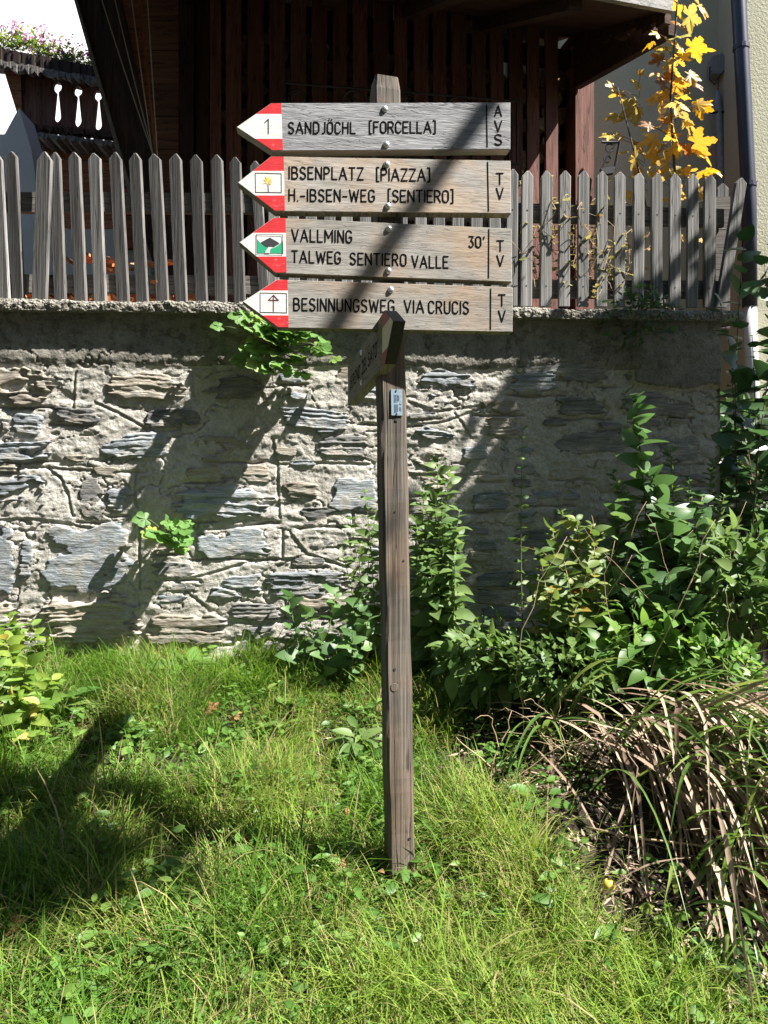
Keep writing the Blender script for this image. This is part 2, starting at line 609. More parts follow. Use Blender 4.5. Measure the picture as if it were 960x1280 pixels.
M['soil'] = soil_mat()
M['grass'] = leaf_mat('grass_blades', [(0.0, (0.052, 0.128, 0.015)), (0.35, (0.105, 0.208, 0.026)), (0.65, (0.175, 0.282, 0.042)), (0.86, (0.25, 0.31, 0.07)), (0.95, (0.32, 0.27, 0.13)), (1.0, (0.30, 0.25, 0.13))],
                      0.4, 0.6, 0.15)
M['leaf_fresh'] = leaf_mat('fresh_green_leaf', [(0.0, (0.07, 0.16, 0.03)), (0.5, (0.11, 0.22, 0.045)), (1.0, (0.17, 0.27, 0.06))], 0.45, 0.45)
M['leaf_clump'] = leaf_mat('celandine_leaf', [(0.0, (0.10, 0.21, 0.05)), (0.6, (0.15, 0.28, 0.08)), (0.94, (0.22, 0.31, 0.08)), (1.0, (0.50, 0.42, 0.06))], 0.4, 0.5)
M['leaf_nettle'] = leaf_mat('nettle_leaf', [(0.0, (0.07, 0.13, 0.035)), (0.5, (0.10, 0.175, 0.05)), (1.0, (0.16, 0.23, 0.075))], 0.4, 0.5)
M['leaf_dark'] = leaf_mat('dark_green_leaf', [(0.0, (0.025, 0.06, 0.02)), (0.6, (0.045, 0.10, 0.032)), (1.0, (0.08, 0.15, 0.05))], 0.35, 0.35, 0.5)
M['leaf_glossy'] = leaf_mat('glossy_heart_leaf', [(0.0, (0.05, 0.11, 0.035)), (0.6, (0.085, 0.165, 0.055)), (1.0, (0.13, 0.22, 0.07))], 0.35, 0.42, 0.35)
M['leaf_lime'] = leaf_mat('lime_green_leaf', [(0.0, (0.10, 0.19, 0.03)), (0.6, (0.16, 0.26, 0.045)), (0.92, (0.25, 0.31, 0.06)), (1.0, (0.42, 0.33, 0.10))], 0.45, 0.45)
M['leaf_mixed'] = leaf_mat('mixed_autumn_leaf', [(0.0, (0.07, 0.13, 0.03)), (0.7, (0.13, 0.19, 0.05)), (0.9, (0.22, 0.25, 0.06)), (0.97, (0.36, 0.24, 0.05)), (1.0, (0.32, 0.13, 0.03))], 0.4, 0.5)
M['leaf_maple'] = leaf_mat('yellow_maple_leaf', [(0.0, (0.54, 0.34, 0.05)), (0.4, (0.60, 0.43, 0.09)), (0.7, (0.50, 0.29, 0.06)), (0.82, (0.33, 0.33, 0.10)), (0.92, (0.30, 0.15, 0.05)), (1.0, (0.16, 0.08, 0.03))], 0.4, 0.42)
M['leaf_dryvine'] = leaf_mat('dry_vine_leaf', [(0.0, (0.20, 0.22, 0.07)), (0.6, (0.33, 0.29, 0.10)), (1.0, (0.25, 0.16, 0.07))], 0.4, 0.6)
M['strap_green'] = leaf_mat('green_strap_leaf', [(0.0, (0.06, 0.12, 0.025)), (0.6, (0.10, 0.18, 0.04)), (1.0, (0.20, 0.25, 0.07))], 0.35, 0.35, 0.55)
M['strap_dry'] = leaf_mat('dry_strap_leaf', [(0.0, (0.14, 0.092, 0.065)), (0.35, (0.28, 0.205, 0.15)), (0.65, (0.42, 0.335, 0.245)), (0.9, (0.54, 0.455, 0.33)), (1.0, (0.19, 0.115, 0.07))], 0.25, 0.6, 0.3)
M['leaf_fallen'] = leaf_mat('brown_fallen_leaf', [(0.0, (0.28, 0.13, 0.06)), (1.0, (0.42, 0.24, 0.12))], 0.3, 0.6)
M['flower_pink'] = leaf_mat('pink_flower', [(0.0, (0.45, 0.08, 0.25)), (0.5, (0.55, 0.22, 0.40)), (1.0, (0.45, 0.35, 0.42))], 0.4, 0.6)

# ------------------------------------------------------------------ leaf templates
def leaf_tpl(prof='lance', wid=0.4, n=6, fold=0.25, droop=0.25, wave=0.0):
    t = np.linspace(0, 1, n + 1)
    if prof == 'lance':
        w = np.sin(np.pi * t ** 0.75) ** 0.9
    elif prof == 'heart':
        w = np.clip(t * 7, 0, 1) ** 0.6 * (1 - t) ** 0.62 * 1.15
        w[0] = 0.45
    elif prof == 'oval':
        w = np.sin(np.pi * t) ** 0.6
    w[-1] = 0.0
    w = w * wid * 0.5
    V, F, UV = [], [], []
    for i, ti in enumerate(t):
        z = -droop * ti ** 2
        x = ti
        if prof == 'heart' and i == 0:
            x = -0.10
        zz = fold * w[i] + wave * math.sin(ti * 14)
        V += [(x, w[i], z + zz), (ti, 0, z), (x, -w[i], z + zz)]
        UV += [ti, ti, ti]
    for i in range(n):
        a = i * 3
        F += [[a, a + 3, a + 4, a + 1], [a + 1, a + 4, a + 5, a + 2]]
    return np.array(V), np.array(F)


def lobed_tpl(lobes, inner=0.42, teeth=True, dish=0.18, seed=0, centre=(0.0, 0.0)):
    """outline from lobes (angle, length), fan about the petiole joint; triangles"""
    rr = random.Random(seed)
    pts = [(-0.02, 0.0)]
    for i, (a, L) in enumerate(lobes):
        a0 = R(a)
        wv = 23
        seq = [(a - wv * 1.15, 0.52 * L), (a - wv * 0.95, 0.70 * L), (a - wv * 0.55, 0.72 * L), (a - wv * 0.42, 0.88 * L), (a, L),
               (a + wv * 0.42, 0.88 * L), (a + wv * 0.55, 0.72 * L), (a + wv * 0.95, 0.70 * L), (a + wv * 1.15, 0.52 * L)] if teeth else \
            [(a - wv * 1.3, 0.6 * L), (a - wv, 0.88 * L), (a - wv * 0.3, L), (a + wv * 0.3, L), (a + wv, 0.88 * L), (a + wv * 1.3, 0.6 * L)]
        for (b, r) in seq:
            r *= 1 + rr.uniform(-0.06, 0.06)
            pts.append((r * math.cos(R(b)), r * math.sin(R(b))))
        if i < len(lobes) - 1:
            b = (a + lobes[i + 1][0]) / 2
            pts.append((inner * math.cos(R(b)), inner * math.sin(R(b))))
    V = [(0.06, 0, 0.0)] + [(x, y, -dish * (x * x + y * y) + 0.06 * math.sin(x * 7 + y * 9 + seed)) for x, y in pts]
    n = len(pts)
    F = [[0, 1 + i, 1 + (i + 1) % n] for i in range(n)]
    return np.array(V), np.array(F)


MAPLE = [lobed_tpl([(-118, 0.52), (-58, 0.86), (0, 1.0), (58, 0.86), (118, 0.52)], 0.52, True, d, s) for s, d in ((1, 0.15), (2, 0.35), (3, -0.1), (4, 0.5))]
CELAND = [lobed_tpl([(-100, 0.55), (-45, 0.8), (0, 1.0), (45, 0.8), (100, 0.55)], 0.30, False, d, s) for s, d in ((5, 0.15), (6, 0.4), (7, 0.0))]
LANCE = leaf_tpl('lance', 0.42, 5, 0.3, 0.25)
NETTLE = leaf_tpl('lance', 0.52, 6, 0.3, 0.35)
HEART = leaf_tpl('heart', 0.78, 6, 0.22, 0.22)
OVAL = leaf_tpl('oval', 0.55, 4, 0.2, 0.15)
SMALL = leaf_tpl('lance', 0.45, 3, 0.2, 0.1)


def frames(d, n=None):
    """rotation frames with x along d; n the wished leaf normal"""
    d = np.asarray(d, float)
    d = d / np.linalg.norm(d, axis=1, keepdims=True)
    if n is None:
        n = np.tile([0, 0, 1.0], (len(d), 1))
    n = np.asarray(n, float)
    y = np.cross(n, d)
    l = np.linalg.norm(y, axis=1, keepdims=True)
    y = np.where(l > 1e-5, y / np.maximum(l, 1e-9), np.array([1.0, 0, 0]))
    z = np.cross(d, y)
    return np.stack([d, y, z], axis=2)


def bake(tpl, pos, frm, sc, rng=RNG):
    TV, TF = tpl
    pos = np.asarray(pos, float)
    N, k = len(pos), len(TV)
    V = np.einsum('nij,kj->nki', frm, TV) * np.asarray(sc)[:, None, None] + pos[:, None, :]
    F = (TF[None] + (np.arange(N) * k)[:, None, None]).reshape(-1, TF.shape[1])
    u = rng.random(N)
    uv = np.stack([np.repeat(u, k), np.tile(TV[:, 0], N)], axis=1)
    return V.reshape(-1, 3), F, uv


def join(parts):
    V, F, U, o = [], [], [], 0
    for v, f, u in parts:
        V.append(v)
        F.append(f + o)
        U.append(u)
        o += len(v)
    return np.concatenate(V), np.concatenate(F), np.concatenate(U)


def bez(a, b, c, n):
    a, b, c = Vector(a), Vector(b), Vector(c)
    return [a * (1 - t) ** 2 + b * 2 * t * (1 - t) + c * t * t for t in np.linspace(0, 1, n)]

# ================================================================== THE SETTING
# ------------------------------------------------------------------ ground
def axis(lo, hi, step, far):
    a = list(np.arange(lo, hi + 1e-6, step))
    s, x = step, hi
    right = []
    while x < far:
        s *= 1.5
        x += s
        right.append(x)
    s, x = step, lo
    left = []
    while x > -far:
        s *= 1.5
        x -= s
        left.append(x)
    return np.array(left[::-1] + a + right)


def grid_faces(nx, ny):
    i, j = np.meshgrid(np.arange(nx - 1), np.arange(ny - 1), indexing='ij')
    a = (i * ny + j).ravel()
    return np.stack([a, a + ny, a + ny + 1, a + 1], axis=1)


gx, gy = axis(-2.2, 2.2, 0.02, 120), axis(1.0, 4.0, 0.02, 120)
X, Y = np.meshgrid(gx, gy, indexing='ij')
Z = ground_z(X, Y)
tag(obj('ground', np.stack([X, Y, Z], -1).reshape(-1, 3), grid_faces(len(gx), len(gy)), M['soil'], shade=True, origin=(0, 2, 0)),
    'sloping garden soil under the grass bank', None, None, 'structure')

ter = MB().box((-14, 4.05, 0.0), (1.5, 18, 2.36)).box((-3.0, 6.05, 0.0), (2.2, 17.9, 2.363))
tag(ter.build('terrace', M['soil']), 'raised garden terrace behind the stone wall', None, None, 'structure')

# ------------------------------------------------------------------ retaining wall
COPE_TOP, COPE_BOT = 2.408, 2.352
WX0, WX1 = -2.7, 1.68
wall = thing('stone_wall', 'rough slate and mortar retaining wall under the picket fence', 'wall', (-0.4, wall_y(-0.4), 0.7))

ribs_px = [([(97, 468), (95, 495), (94, 520)], 0.010), ([(245, 458), (243, 475), (244, 492)], 0.010),
           ([(122, 502), (150, 514), (178, 530), (205, 536), (222, 532)], 0.010), ([(-20, 578), (60, 582), (120, 586), (180, 588)], 0.009),
           ([(62, 584), (80, 598), (88, 618), (93, 642)], 0.010), ([(172, 590), (171, 612), (172, 632)], 0.009),
           ([(-20, 648), (40, 646), (85, 652), (125, 660)], 0.008), ([(344, 552), (350, 580), (350, 610), (352, 645)], 0.010),
           ([(222, 722), (240, 742), (265, 760)], 0.010), ([(222, 724), (260, 715), (310, 700), (370, 695)], 0.009),
           ([(365, 665), (385, 690), (430, 705)], 0.010), ([(345, 578), (400, 576), (465, 578)], 0.008),
           ([(510, 530), (555, 525), (600, 508)], 0.009), ([(570, 515), (580, 528), (590, 545)], 0.008), ([(510, 590), (560, 592), (620, 590)], 0.008),
           ([(260, 660), (300, 655), (345, 652)], 0.008), ([(512, 500), (545, 512), (640, 500)], 0.008)]
ribs = [([(PW(*p).x, PW(*p).z) for p in pl], h) for pl, h in ribs_px]


def rib_field(X, Z):
    H = np.zeros_like(X)
    for pl, h in ribs:
        d = np.full(X.shape, 9.0)
        sg = np.zeros_like(X)
        for (x0, z0), (x1, z1) in zip(pl[:-1], pl[1:]):
            dx, dz = x1 - x0, z1 - z0
            L2 = dx * dx + dz * dz
            t = np.clip(((X - x0) * dx + (Z - z0) * dz) / L2, 0, 1)
            ex, ez = X - x0 - t * dx, Z - z0 - t * dz
            dd = np.sqrt(ex * ex + ez * ez)
            c = (dx * (Z - z0) - dz * (X - x0)) / math.sqrt(L2)
            sg = np.where(dd < d, c, sg)
            d = np.minimum(d, dd)
        H += 0.30 * h * np.exp(-(d / 0.006) ** 2) - 0.75 * h * np.exp(-((d - 0.011) / 0.006) ** 2) * (sg < 0)
    return H


STONES = [  # px box, material, protrusion, style
    (-30, 458, 80, 508, 'b', .020, 'layer'), (122, 466, 236, 502, 'b', .012, 'layer'), (16, 518, 56, 542, 's', .014, 'rock'), (62, 510, 132, 530, 'g', .010, 'rock'),
    (-30, 552, 70, 576, 's', .018, 'layer'), (115, 544, 218, 576, 's', .012, 'rock'), (-30, 596, 62, 640, 's', .020, 'layer'), (97, 602, 134, 652, 'g', .010, 'smooth'),
    (135, 608, 160, 644, 's', .016, 'rock'), (205, 610, 348, 652, 's', .022, 'layer'), (44, 650, 172, 737, 's', .022, 'smooth'), (-20, 668, 22, 748, 's', .022, 'smooth'),
    (23, 672, 42, 738, 's', .020, 'rock'), (236, 662, 352, 698, 's', .020, 'smooth'), (345, 508, 444, 538, 's', .012, 'layer'), (388, 544, 466, 572, 'g', .008, 'layer'),
    (408, 590, 474, 640, 's', .010, 'smooth'), (372, 632, 440, 658, 'g', .012, 'rock'), (256, 716, 332, 750, 's', .018, 'layer'), (326, 712, 446, 748, 's', .016, 'layer'),
    (46, 742, 184, 806, 'b', .045, 'layer'), (176, 764, 290, 806, 'b', .048, 'rock'), (286, 752, 356, 778, 'g', .014, 'layer'), (350, 744, 470, 772, 'b', .020, 'layer'),
    (284, 778, 440, 800, 'g', .018, 'layer'), (-30, 750, 46, 790, 'b', .020, 'rock'), (511, 462, 604, 500, 's', .012, 'layer'), (632, 466, 708, 494, 's', .014, 'layer'),
    (588, 500, 655, 518, 'b', .016, 'smooth'), (512, 528, 580, 548, 's', .014, 'layer'), (574, 556, 612, 578, 's', .014, 'smooth'), (602, 518, 652, 546, 'b', .012, 'layer'),
    (580, 612, 640, 640, 's', .010, 'rock'), (642, 440, 772, 480, 'g', .010, 'smooth'), (776, 436, 868, 478, 'g', .010, 'smooth'), (682, 498, 766, 522, 'g', .012, 'layer'),
    (585, 715, 650, 736, 's', .012, 'smooth'), (590, 738, 664, 757, 'g', .014, 'smooth'), (598, 758, 650, 776, 's', .014, 'smooth'), (775, 492, 870, 520, 'g', .012, 'rock'),
    (690, 540, 790, 572, 'g', .010, 'smooth'), (812, 545, 880, 580, 'g', .010, 'smooth'), (510, 560, 566, 582, 'b', .010, 'layer'), (640, 660, 720, 690, 'g', .010, 'smooth'),
    (0, 524, 14, 542, 'g', .012, 'rock'), (246, 470, 335, 500, 'g', .012, 'layer'), (300, 580, 342, 604, 'b', .008, 'rock'), (352, 600, 402, 624, 'b', .010, 'rock')]
boxes = []
for n, (a, b, c, d, mt, pr, st) in enumerate(STONES):
    p0, p1 = PW(a, d), PW(c, b)
    boxes.append((p0.x, p1.x, p0.z, p1.z, mt, pr, st))
rs = random.Random(4)
for k in range(9000):
    x = rs.uniform(WX0 + 0.1, WX1 - 0.05)
    z = rs.uniform(0.62, 2.11)
    w = rs.choice([0.16, 0.24, 0.32, 0.42] if k < 5000 else [0.07, 0.1, 0.14]) * rs.uniform(0.8, 1.2)
    h = w * rs.uniform(0.2, 0.45)
    h = min(max(h, 0.03), 0.12)
    bx = (x - w / 2, x + w / 2, z - h / 2, z + h / 2)
    if bx[1] > WX1 - 0.02 or bx[2] < 0.6 or bx[3] > 2.13:
        continue
    if any(bx[0] < q[1] + 0.004 and bx[1] > q[0] - 0.004 and bx[2] < q[3] + 0.002 and bx[3] > q[2] - 0.002 for q in boxes):
        continue
    if x > 1.15 and z > 1.98:
        continue
    if len(boxes) > 165:
        break
    boxes.append((*bx, rs.choice('ssgbb'), rs.uniform(0.002, 0.012), rs.choice(['layer', 'rock', 'rock', 'smooth', 'smooth'])))


for k in range(4000):                                        # squarer, smoother stones towards the wall's right end
    x, z, w = rs.uniform(.45, WX1 - .1), rs.uniform(.65, 2.08), rs.choice([.12, .18, .26, .34])
    h = min(.11, w * rs.uniform(.3, .5))
    bx = (x - w / 2, x + w / 2, z - h / 2, z + h / 2)
    if bx[1] > WX1 - .03 or bx[3] > 2.12 or (x > 1.1 and z > 1.98) or len(boxes) > 235:
        continue
    if any(bx[0] < q[1] + .006 and bx[1] > q[0] - .006 and bx[2] < q[3] + .004 and bx[3] > q[2] - .004 for q in boxes):
        continue
    boxes.append((*bx, rs.choice('sggb'), rs.uniform(.012, .024), rs.choice(['smooth', 'rock', 'smooth'])))


def joint_field(X, Z):
    """open joints along the lower edge and one end of some stones"""
    H = np.zeros_like(X)
    jr = random.Random(21)
    for (x0, x1, z0, z1, mt, pr, st) in boxes:
        q = jr.random()
        if q > 0.62:
            continue
        sel = (X > x0 - .05) & (X < x1 + .05) & (Z > z0 - .05) & (Z < z1 + .05)
        if not sel.any():
            continue
        xs, zs = X[sel], Z[sel]
        wob = 0.022 * (fbm(xs * 11, zs * 3 + x0 * 9, 33, 3) - 0.5)
        on = smooth(.38, .55, fbm(xs * 5 + z0 * 13, zs * 2, 34, 2)) * smooth(x0 - .02, x0 + .02, xs) * smooth(x1 + .02, x1 - .02, xs)
        h = 0.021 * np.exp(-((zs - z0 + .004 + wob) / 0.0050) ** 2) * on
        if q < 0.09:
            on2 = smooth(z0 - .01, z0 + .01, zs) * smooth(z1 + .01, z1 - .01, zs)
            h = h + 0.016 * np.exp(-((xs - x1 - .004 + wob) / 0.0055) ** 2) * on2
        H[sel] += h
    return H


def mortar_h(X, Z):
    """how far the mortar stands in front of the wall plane"""
    band = smooth(2.10, 2.16, Z + 0.05 * (vnoise(X * 3, Z * 3, 41) - 0.5))          # smoother rendered band under the coping
    lump = 0.020 * (fbm(X * 3.0, Z * 6.0, 21, 3) - 0.5) + 0.012 * (fbm(X * 10, Z * 20, 22, 3) - 0.5)
    crag = np.abs(fbm(X * 14, Z * 30, 23, 3) - 0.5) * 0.010
    fine = 0.0075 * (fbm(X * 42, Z * 55, 24, 4) - 0.5) + 0.011 * (fbm(X * 5, Z * 30, 28, 3) - 0.5) * smooth(.42, .6, fbm(X * 2.2, Z * 3.5, 29, 2))
    h = (lump - crag) * (1 - 0.8 * band) + fine * (1 - 0.25 * band) + 0.012 * band
    crack = np.abs(fbm(X * 4, Z * 7, 27, 4) - 0.5)
    h = h - 0.012 * np.exp(-(crack / 0.007) ** 2) * (1 - 0.35 * band)
    return h + rib_field(X, Z) * (1 - band * 0.6) - joint_field(X, Z)


wx = np.arange(WX0, WX1 + 40 * 0.0055 + 1e-6, 0.0055)
wz = np.arange(0.45, 2.40, 0.0055)
X, Z = np.meshgrid(wx, wz, indexing='ij')
Hm = mortar_h(X, Z)
pier = smooth(1.22, 1.26, X + 0.03 * (vnoise(Z * 9, X * 2, 51) - 0.5)) * smooth(2.02, 2.05, Z + 0.04 * (vnoise(X * 8, Z, 52) - 0.5))
Hm = Hm * (1 - pier) + pier * (0.03 + 0.006 * (fbm(X * 30, Z * 30, 53, 3) - 0.5))
Yw = wall_y(X) - Hm
for q in range(60):
    Yw[-1 - q, :] = np.where(q < 40, wall_y(WX1) - 0.02 + (40 - q) * 0.011, Yw[-1 - q, :])
X = np.minimum(X, WX1 + 0.006 * fbm(Yw * 20, Z * 20, 71, 3))
V = np.stack([X, Yw, Z], -1).reshape(-1, 3)
Fm = grid_faces(len(wx), len(wz))
zc = Z[:-1, :-1] + 0.05 * (vnoise(X * 3, Z * 3, 41) - 0.5)[:-1, :-1]
mi = ((zc > 2.115) | (pier[:-1, :-1] > 0.5)).ravel().astype(int)
obj('mortar', V, Fm, [M['mortar'], M['render']], wall, shade=True, mi=mi)
MB().hexa([(WX0, wall_y(WX0) + 0.06, 0.3), (WX1 - 0.01, wall_y(WX1) + 0.06, 0.3), (WX1 - 0.01, 4.1, 0.3), (WX0, 4.1, 0.3),
           (WX0, wall_y(WX0) + 0.06, 2.34), (WX1 - 0.01, wall_y(WX1) + 0.06, 2.34), (WX1 - 0.01, 4.1, 2.34), (WX0, 4.1, 2.34)]).build('core', M['render'], wall)


def stone_mesh(x0, x1, z0, z1, prot, seed, style):
    w, h = x1 - x0, z1 - z0
    ex = 0.03
    xs = np.linspace(x0 - ex, x1 + ex, max(6, int((w + 2 * ex) / 0.0075)))
    zs = np.linspace(z0 - ex, z1 + ex, max(6, int((h + 2 * ex) / 0.0036)))
    X, Z = np.meshgrid(xs, zs, indexing='ij')
    tilt = (random.Random(seed).uniform(-0.07, 0.07))
    u = (X - (x0 + x1) / 2) / (w / 2)
    v = (Z - (z0 + z1) / 2 - tilt * (X - (x0 + x1) / 2)) / (h / 2)
    u = u + 0.75 * (fbm(X * 9, Z * 16, seed, 3) - 0.5) * min(1.6, 0.16 / w)
    v = v + 1.05 * (fbm(X * 9, Z * 9, seed + 3, 4) - 0.5)
    t = (Z - tilt * X) * (105 if style != 'smooth' else 45) + 3.2 * fbm(X * 3.5, Z * 3, seed + 5, 3) + 1.6 * fbm(X * 17, Z * 9, seed + 6, 3)
    li = np.floor(t)
    hu = np.sin(li * 53.3 + seed * 1.7) * 9631.13
    u = u * (1 + (0.45 if style == 'layer' else 0.2) * (hu - np.floor(hu)))      # each lamina breaks off at its own length
    e = (np.abs(u) ** 5 + np.abs(v) ** 4) ** 0.22
    m = smooth(1.02, 0.86, e) * smooth(0.33, 0.45, fbm(X * 6 + seed, Z * 13, 77, 4) + 0.10 * (1 - e))
    # slate layers: each lamina stands out by its own amount
    fr = t - li
    hsh = np.sin(li * 91.7 + seed) * 4375.85
    hsh = hsh - np.floor(hsh)
    hs2 = np.sin((li + 1) * 91.7 + seed) * 4375.85
    hs2 = hs2 - np.floor(hs2)
    lam = hsh * (1 - smooth(0.6, 1.0, fr)) + hs2 * smooth(0.6, 1.0, fr)
    lam = lam + 0.9 * (fbm(X * 5, Z * 26, seed + 11, 3) - 0.5)
    amp = {'layer': 0.0075, 'smooth': 0.0025, 'rock': 0.005}[style]
    lam = lam * amp * (0.35 + 1.1 * fbm(X * 8, Z * 5, seed + 9, 2))
    brk = 0.017 * (fbm(X * 7, Z * 11, seed + 7, 4) - 0.5) + 0.006 * (fbm(X * 34, Z * 60, seed + 8, 4) - 0.5)
    face = prot * 0.36 + 0.001 + lam + brk * (0.5 if style == 'smooth' else 1.0)
    Yd = wall_y(X) - (m * face + (1 - m) * (-0.035))
    V = np.stack([X, Yd, Z], -1).reshape(-1, 3)
    return V, grid_faces(len(xs), len(zs))


for n, (a, b, c, d, mt, pr, st) in enumerate(boxes):
    V, Fq = stone_mesh(a, b, c, d, pr, 100 + n * 7, st)
    obj('stone', V, Fq, M[{'s': 'slate_blue', 'g': 'slate_grey', 'b': 'slate_buff'}[mt]], wall, shade=True, origin=((a + b) / 2, wall_y((a + b) / 2), (c + d) / 2))

# coping: rough exposed-aggregate concrete, ends past the wall's corner
cx = np.arange(WX0, 1.765, 0.008)
prof = []                                                    # around the section: underside, front, top
for t in np.linspace(0, 1, 8):
    prof.append((0.02 - 0.085 * t, COPE_BOT, 0.15))
for t in np.linspace(0, 1, 11)[1:]:
    prof.append((-0.065 - 0.004 * math.sin(t * 3.14), COPE_BOT + (COPE_TOP - COPE_BOT) * t, 1.0))
for t in np.linspace(0, 1, 24)[1:]:
    prof.append((-0.065 + 0.42 * t, COPE_TOP, 0.6))
prof = np.array(prof)
Xc = np.repeat(cx[:, None], len(prof), 1)
S = np.cumsum(np.r_[0, np.hypot(np.diff(prof[:, 0]), np.diff(prof[:, 1]))])
Sn = np.repeat(S[None], len(cx), 0)
nz = (fbm(Xc * 38, Sn * 38, 61, 3) - 0.5) * 0.020 * prof[None, :, 2] + (fbm(Xc * 3, Sn * 3, 64, 2) - 0.5) * 0.014
edge = np.exp(-((prof[:, 1] - COPE_TOP) / 0.012) ** 2 - ((prof[:, 0] + 0.065) / 0.015) ** 2)[None]
Yc = wall_y(Xc) + prof[None, :, 0] - nz * (prof[None, :, 0] < 0.0) + edge * 0.008
Zc = prof[None, :, 1] + nz * 0.8 * (prof[None, :, 1] > COPE_BOT + 0.01) - edge * 0.010 * fbm(Xc * 12, Sn, 66, 2)
Vc = np.stack([Xc, Yc, Zc], -1).reshape(-1, 3)
Fc = [list(map(int, f)) for f in grid_faces(len(cx), len(prof))]
npf = len(prof)
Fc.append([(len(cx) - 1) * npf + k for k in range(npf)])
obj('coping', Vc, Fc, M['concrete'], wall)

# ------------------------------------------------------------------ picket fence
FY = 0.16


def PF(px, py, off=0.0):
    k = (px - 480) / F_PX
    return P(px, py, (WALL_Y + FY + off) / (1 - WALL_S * k))


fence = thing('picket_fence', 'weathered grey wooden picket fence standing on the stone wall', 'fence', (-0.2, wall_y(-0.2) + FY, COPE_TOP))


def picket(xt, xb, yt, yb, w, off=0.0, th=0.020, yaw=0.0, seed=0, mat='picket'):
    rr = random.Random(seed)
    a, b = PF(xt, yt, -off), PF(xb, yb, -off)
    hw = w / F_PX * a.y / 2
    ax = (a - b).normalized()
    sx = Vector((math.cos(yaw), math.sin(yaw) + WALL_S, 0)).normalized()
    nb = sx.cross(ax).normalized()
    if nb.y < 0:
        nb = -nb
    sh = hw * rr.uniform(0.85, 1.15)
    pk = rr.uniform(-0.15, 0.15) * hw
    ch = 0.0028
    L = (a - b).length
    ring = [(-hw, 0), (-hw + rr.uniform(-.002, .002), L * 0.5), (-hw, L - sh), (pk - 0.006, L - 0.003), (pk + 0.006, L), (hw, L - sh * rr.uniform(.9, 1.1)),
            (hw + rr.uniform(-.002, .002), L * 0.45), (hw, 0)]
    c = Vector((0, 0, 0))

    def at(s, t, d):
        return b + sx * s + ax * t + nb * d
    front = [at(s * (1 - ch / hw), t - (ch if t > L * .6 else 0), 0) for s, t in ring]
    mid = [at(s, t, ch) for s, t in ring]
    back = [at(s, t, th) for s, t in ring]
    n = len(ring)
    V = front + mid + back
    Fp = [list(range(n)), [2 * n + k for k in range(n - 1, -1, -1)]]
    for r0 in (0, n):
        for k in range(n):
            k2 = (k + 1) % n
            Fp.append([r0 + k, r0 + n + k, r0 + n + k2, r0 + k2])
    o = obj('picket', V, Fp, M[mat], fence, origin=b)
    # two nail heads, one per rail
    return o


LW = 0.92
left = [(-6, 4, 192, 376, 17), (12.4, 22.3, 189, 376.5, 17), (67, 74.4, 190, 376.5, 16), (91.4, 100, 190, 376.5, 17), (117, 124.6, 191, 377, 17), (142.7, 153, 190, 377, 17),
        (167.5, 177, 191, 377, 17), (192, 202.5, 192, 377.5, 17), (218, 225.6, 192, 378, 17), (244, 251.4, 193, 378, 16.5), (270, 275.5, 193, 379, 16), (293, 299, 196, 380, 15.5), (318, 331, 201, 380, 14.5)]
for i, (a, b, c, d, w) in enumerate(left):
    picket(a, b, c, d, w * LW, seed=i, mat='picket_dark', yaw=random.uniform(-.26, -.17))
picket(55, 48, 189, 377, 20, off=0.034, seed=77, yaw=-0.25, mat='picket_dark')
for i, x in enumerate(range(342, 636, 23)):
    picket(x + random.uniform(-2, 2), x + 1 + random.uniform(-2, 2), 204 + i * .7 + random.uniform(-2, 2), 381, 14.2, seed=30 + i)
right = [(641, 640, 211, 382, 14), (659.7, 657.9, 213, 382.5, 14.2), (683.7, 682.7, 213, 382.5, 14.2), (706.8, 705.3, 213, 382.5, 14.2), (730, 729, 213, 382.5, 14), (753, 752, 214, 383, 14),
         (775, 774.8, 214.5, 383, 14.2), (798.5, 798, 216, 383, 14), (821.5, 821.5, 216, 383.5, 14), (844.5, 843.8, 216.5, 383.5, 14.5), (866.5, 865.8, 217, 384, 14), (888, 887.4, 218, 384, 14.5)]
for i, (a, b, c, d, w) in enumerate(right):
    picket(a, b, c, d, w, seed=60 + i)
picket(928, 902, 222, 384, 15, off=0.012, seed=90, yaw=0.12)
picket(904, 900, 229, 384, 15, off=-0.07, seed=91)


def rail(pa, pb, h, name='rail', off=0.021, th=0.03):
    a, b = PF(*pa, off), PF(*pb, off)
    n = 14
    V = []
    for k in range(n + 1):
        p = a.lerp(b, k / n)
        j = random.uniform(-.002, .002)
        V += [p + Vector((0, 0, -h / 2 + j)), p + Vector((0, 0, h / 2 + j)), p + Vector((0, th, h / 2 + j)), p + Vector((0, th, -h / 2 + j))]
    Fp = [[3, 2, 1, 0], [n * 4, n * 4 + 1, n * 4 + 2, n * 4 + 3]]
    for k in range(n):
        for q in range(4):
            q2 = (q + 1) % 4
            Fp.append([k * 4 + q, k * 4 + q2, k * 4 + 4 + q2, k * 4 + 4 + q])
    return obj(name, V, Fp, M['rail'], fence, origin=a)


rail((-20, 252), (340, 254), 0.098)
rail((-20, 354), (340, 356), 0.090)
rail((338, 257), (905, 272), 0.092)
rail((338, 358), (905, 362), 0.090)
for x in (334, 640, 902):
    a, b = PF(x, 384, 0.055), PF(x, 246, 0.055)
    MB().box((a.x - .045, a.y, COPE_TOP - 0.02), (a.x + .045, a.y + .09, b.z)).build('fence_post', M['rail'], fence, origin=a)
for i, (a, b, c, d, w) in enumerate(right):                  # dark nail heads
    for yy in (a + (262 - c) / (d - c) * (b - a), 262 + i * .8), (b, 357 + i * .3):
        p = PF(yy[0], yy[1], -0.001)
        MB().tube([p, p + Vector((0, 0.004, 0))], 0.0042, 6).build('nail', M['iron'], fence, origin=p)

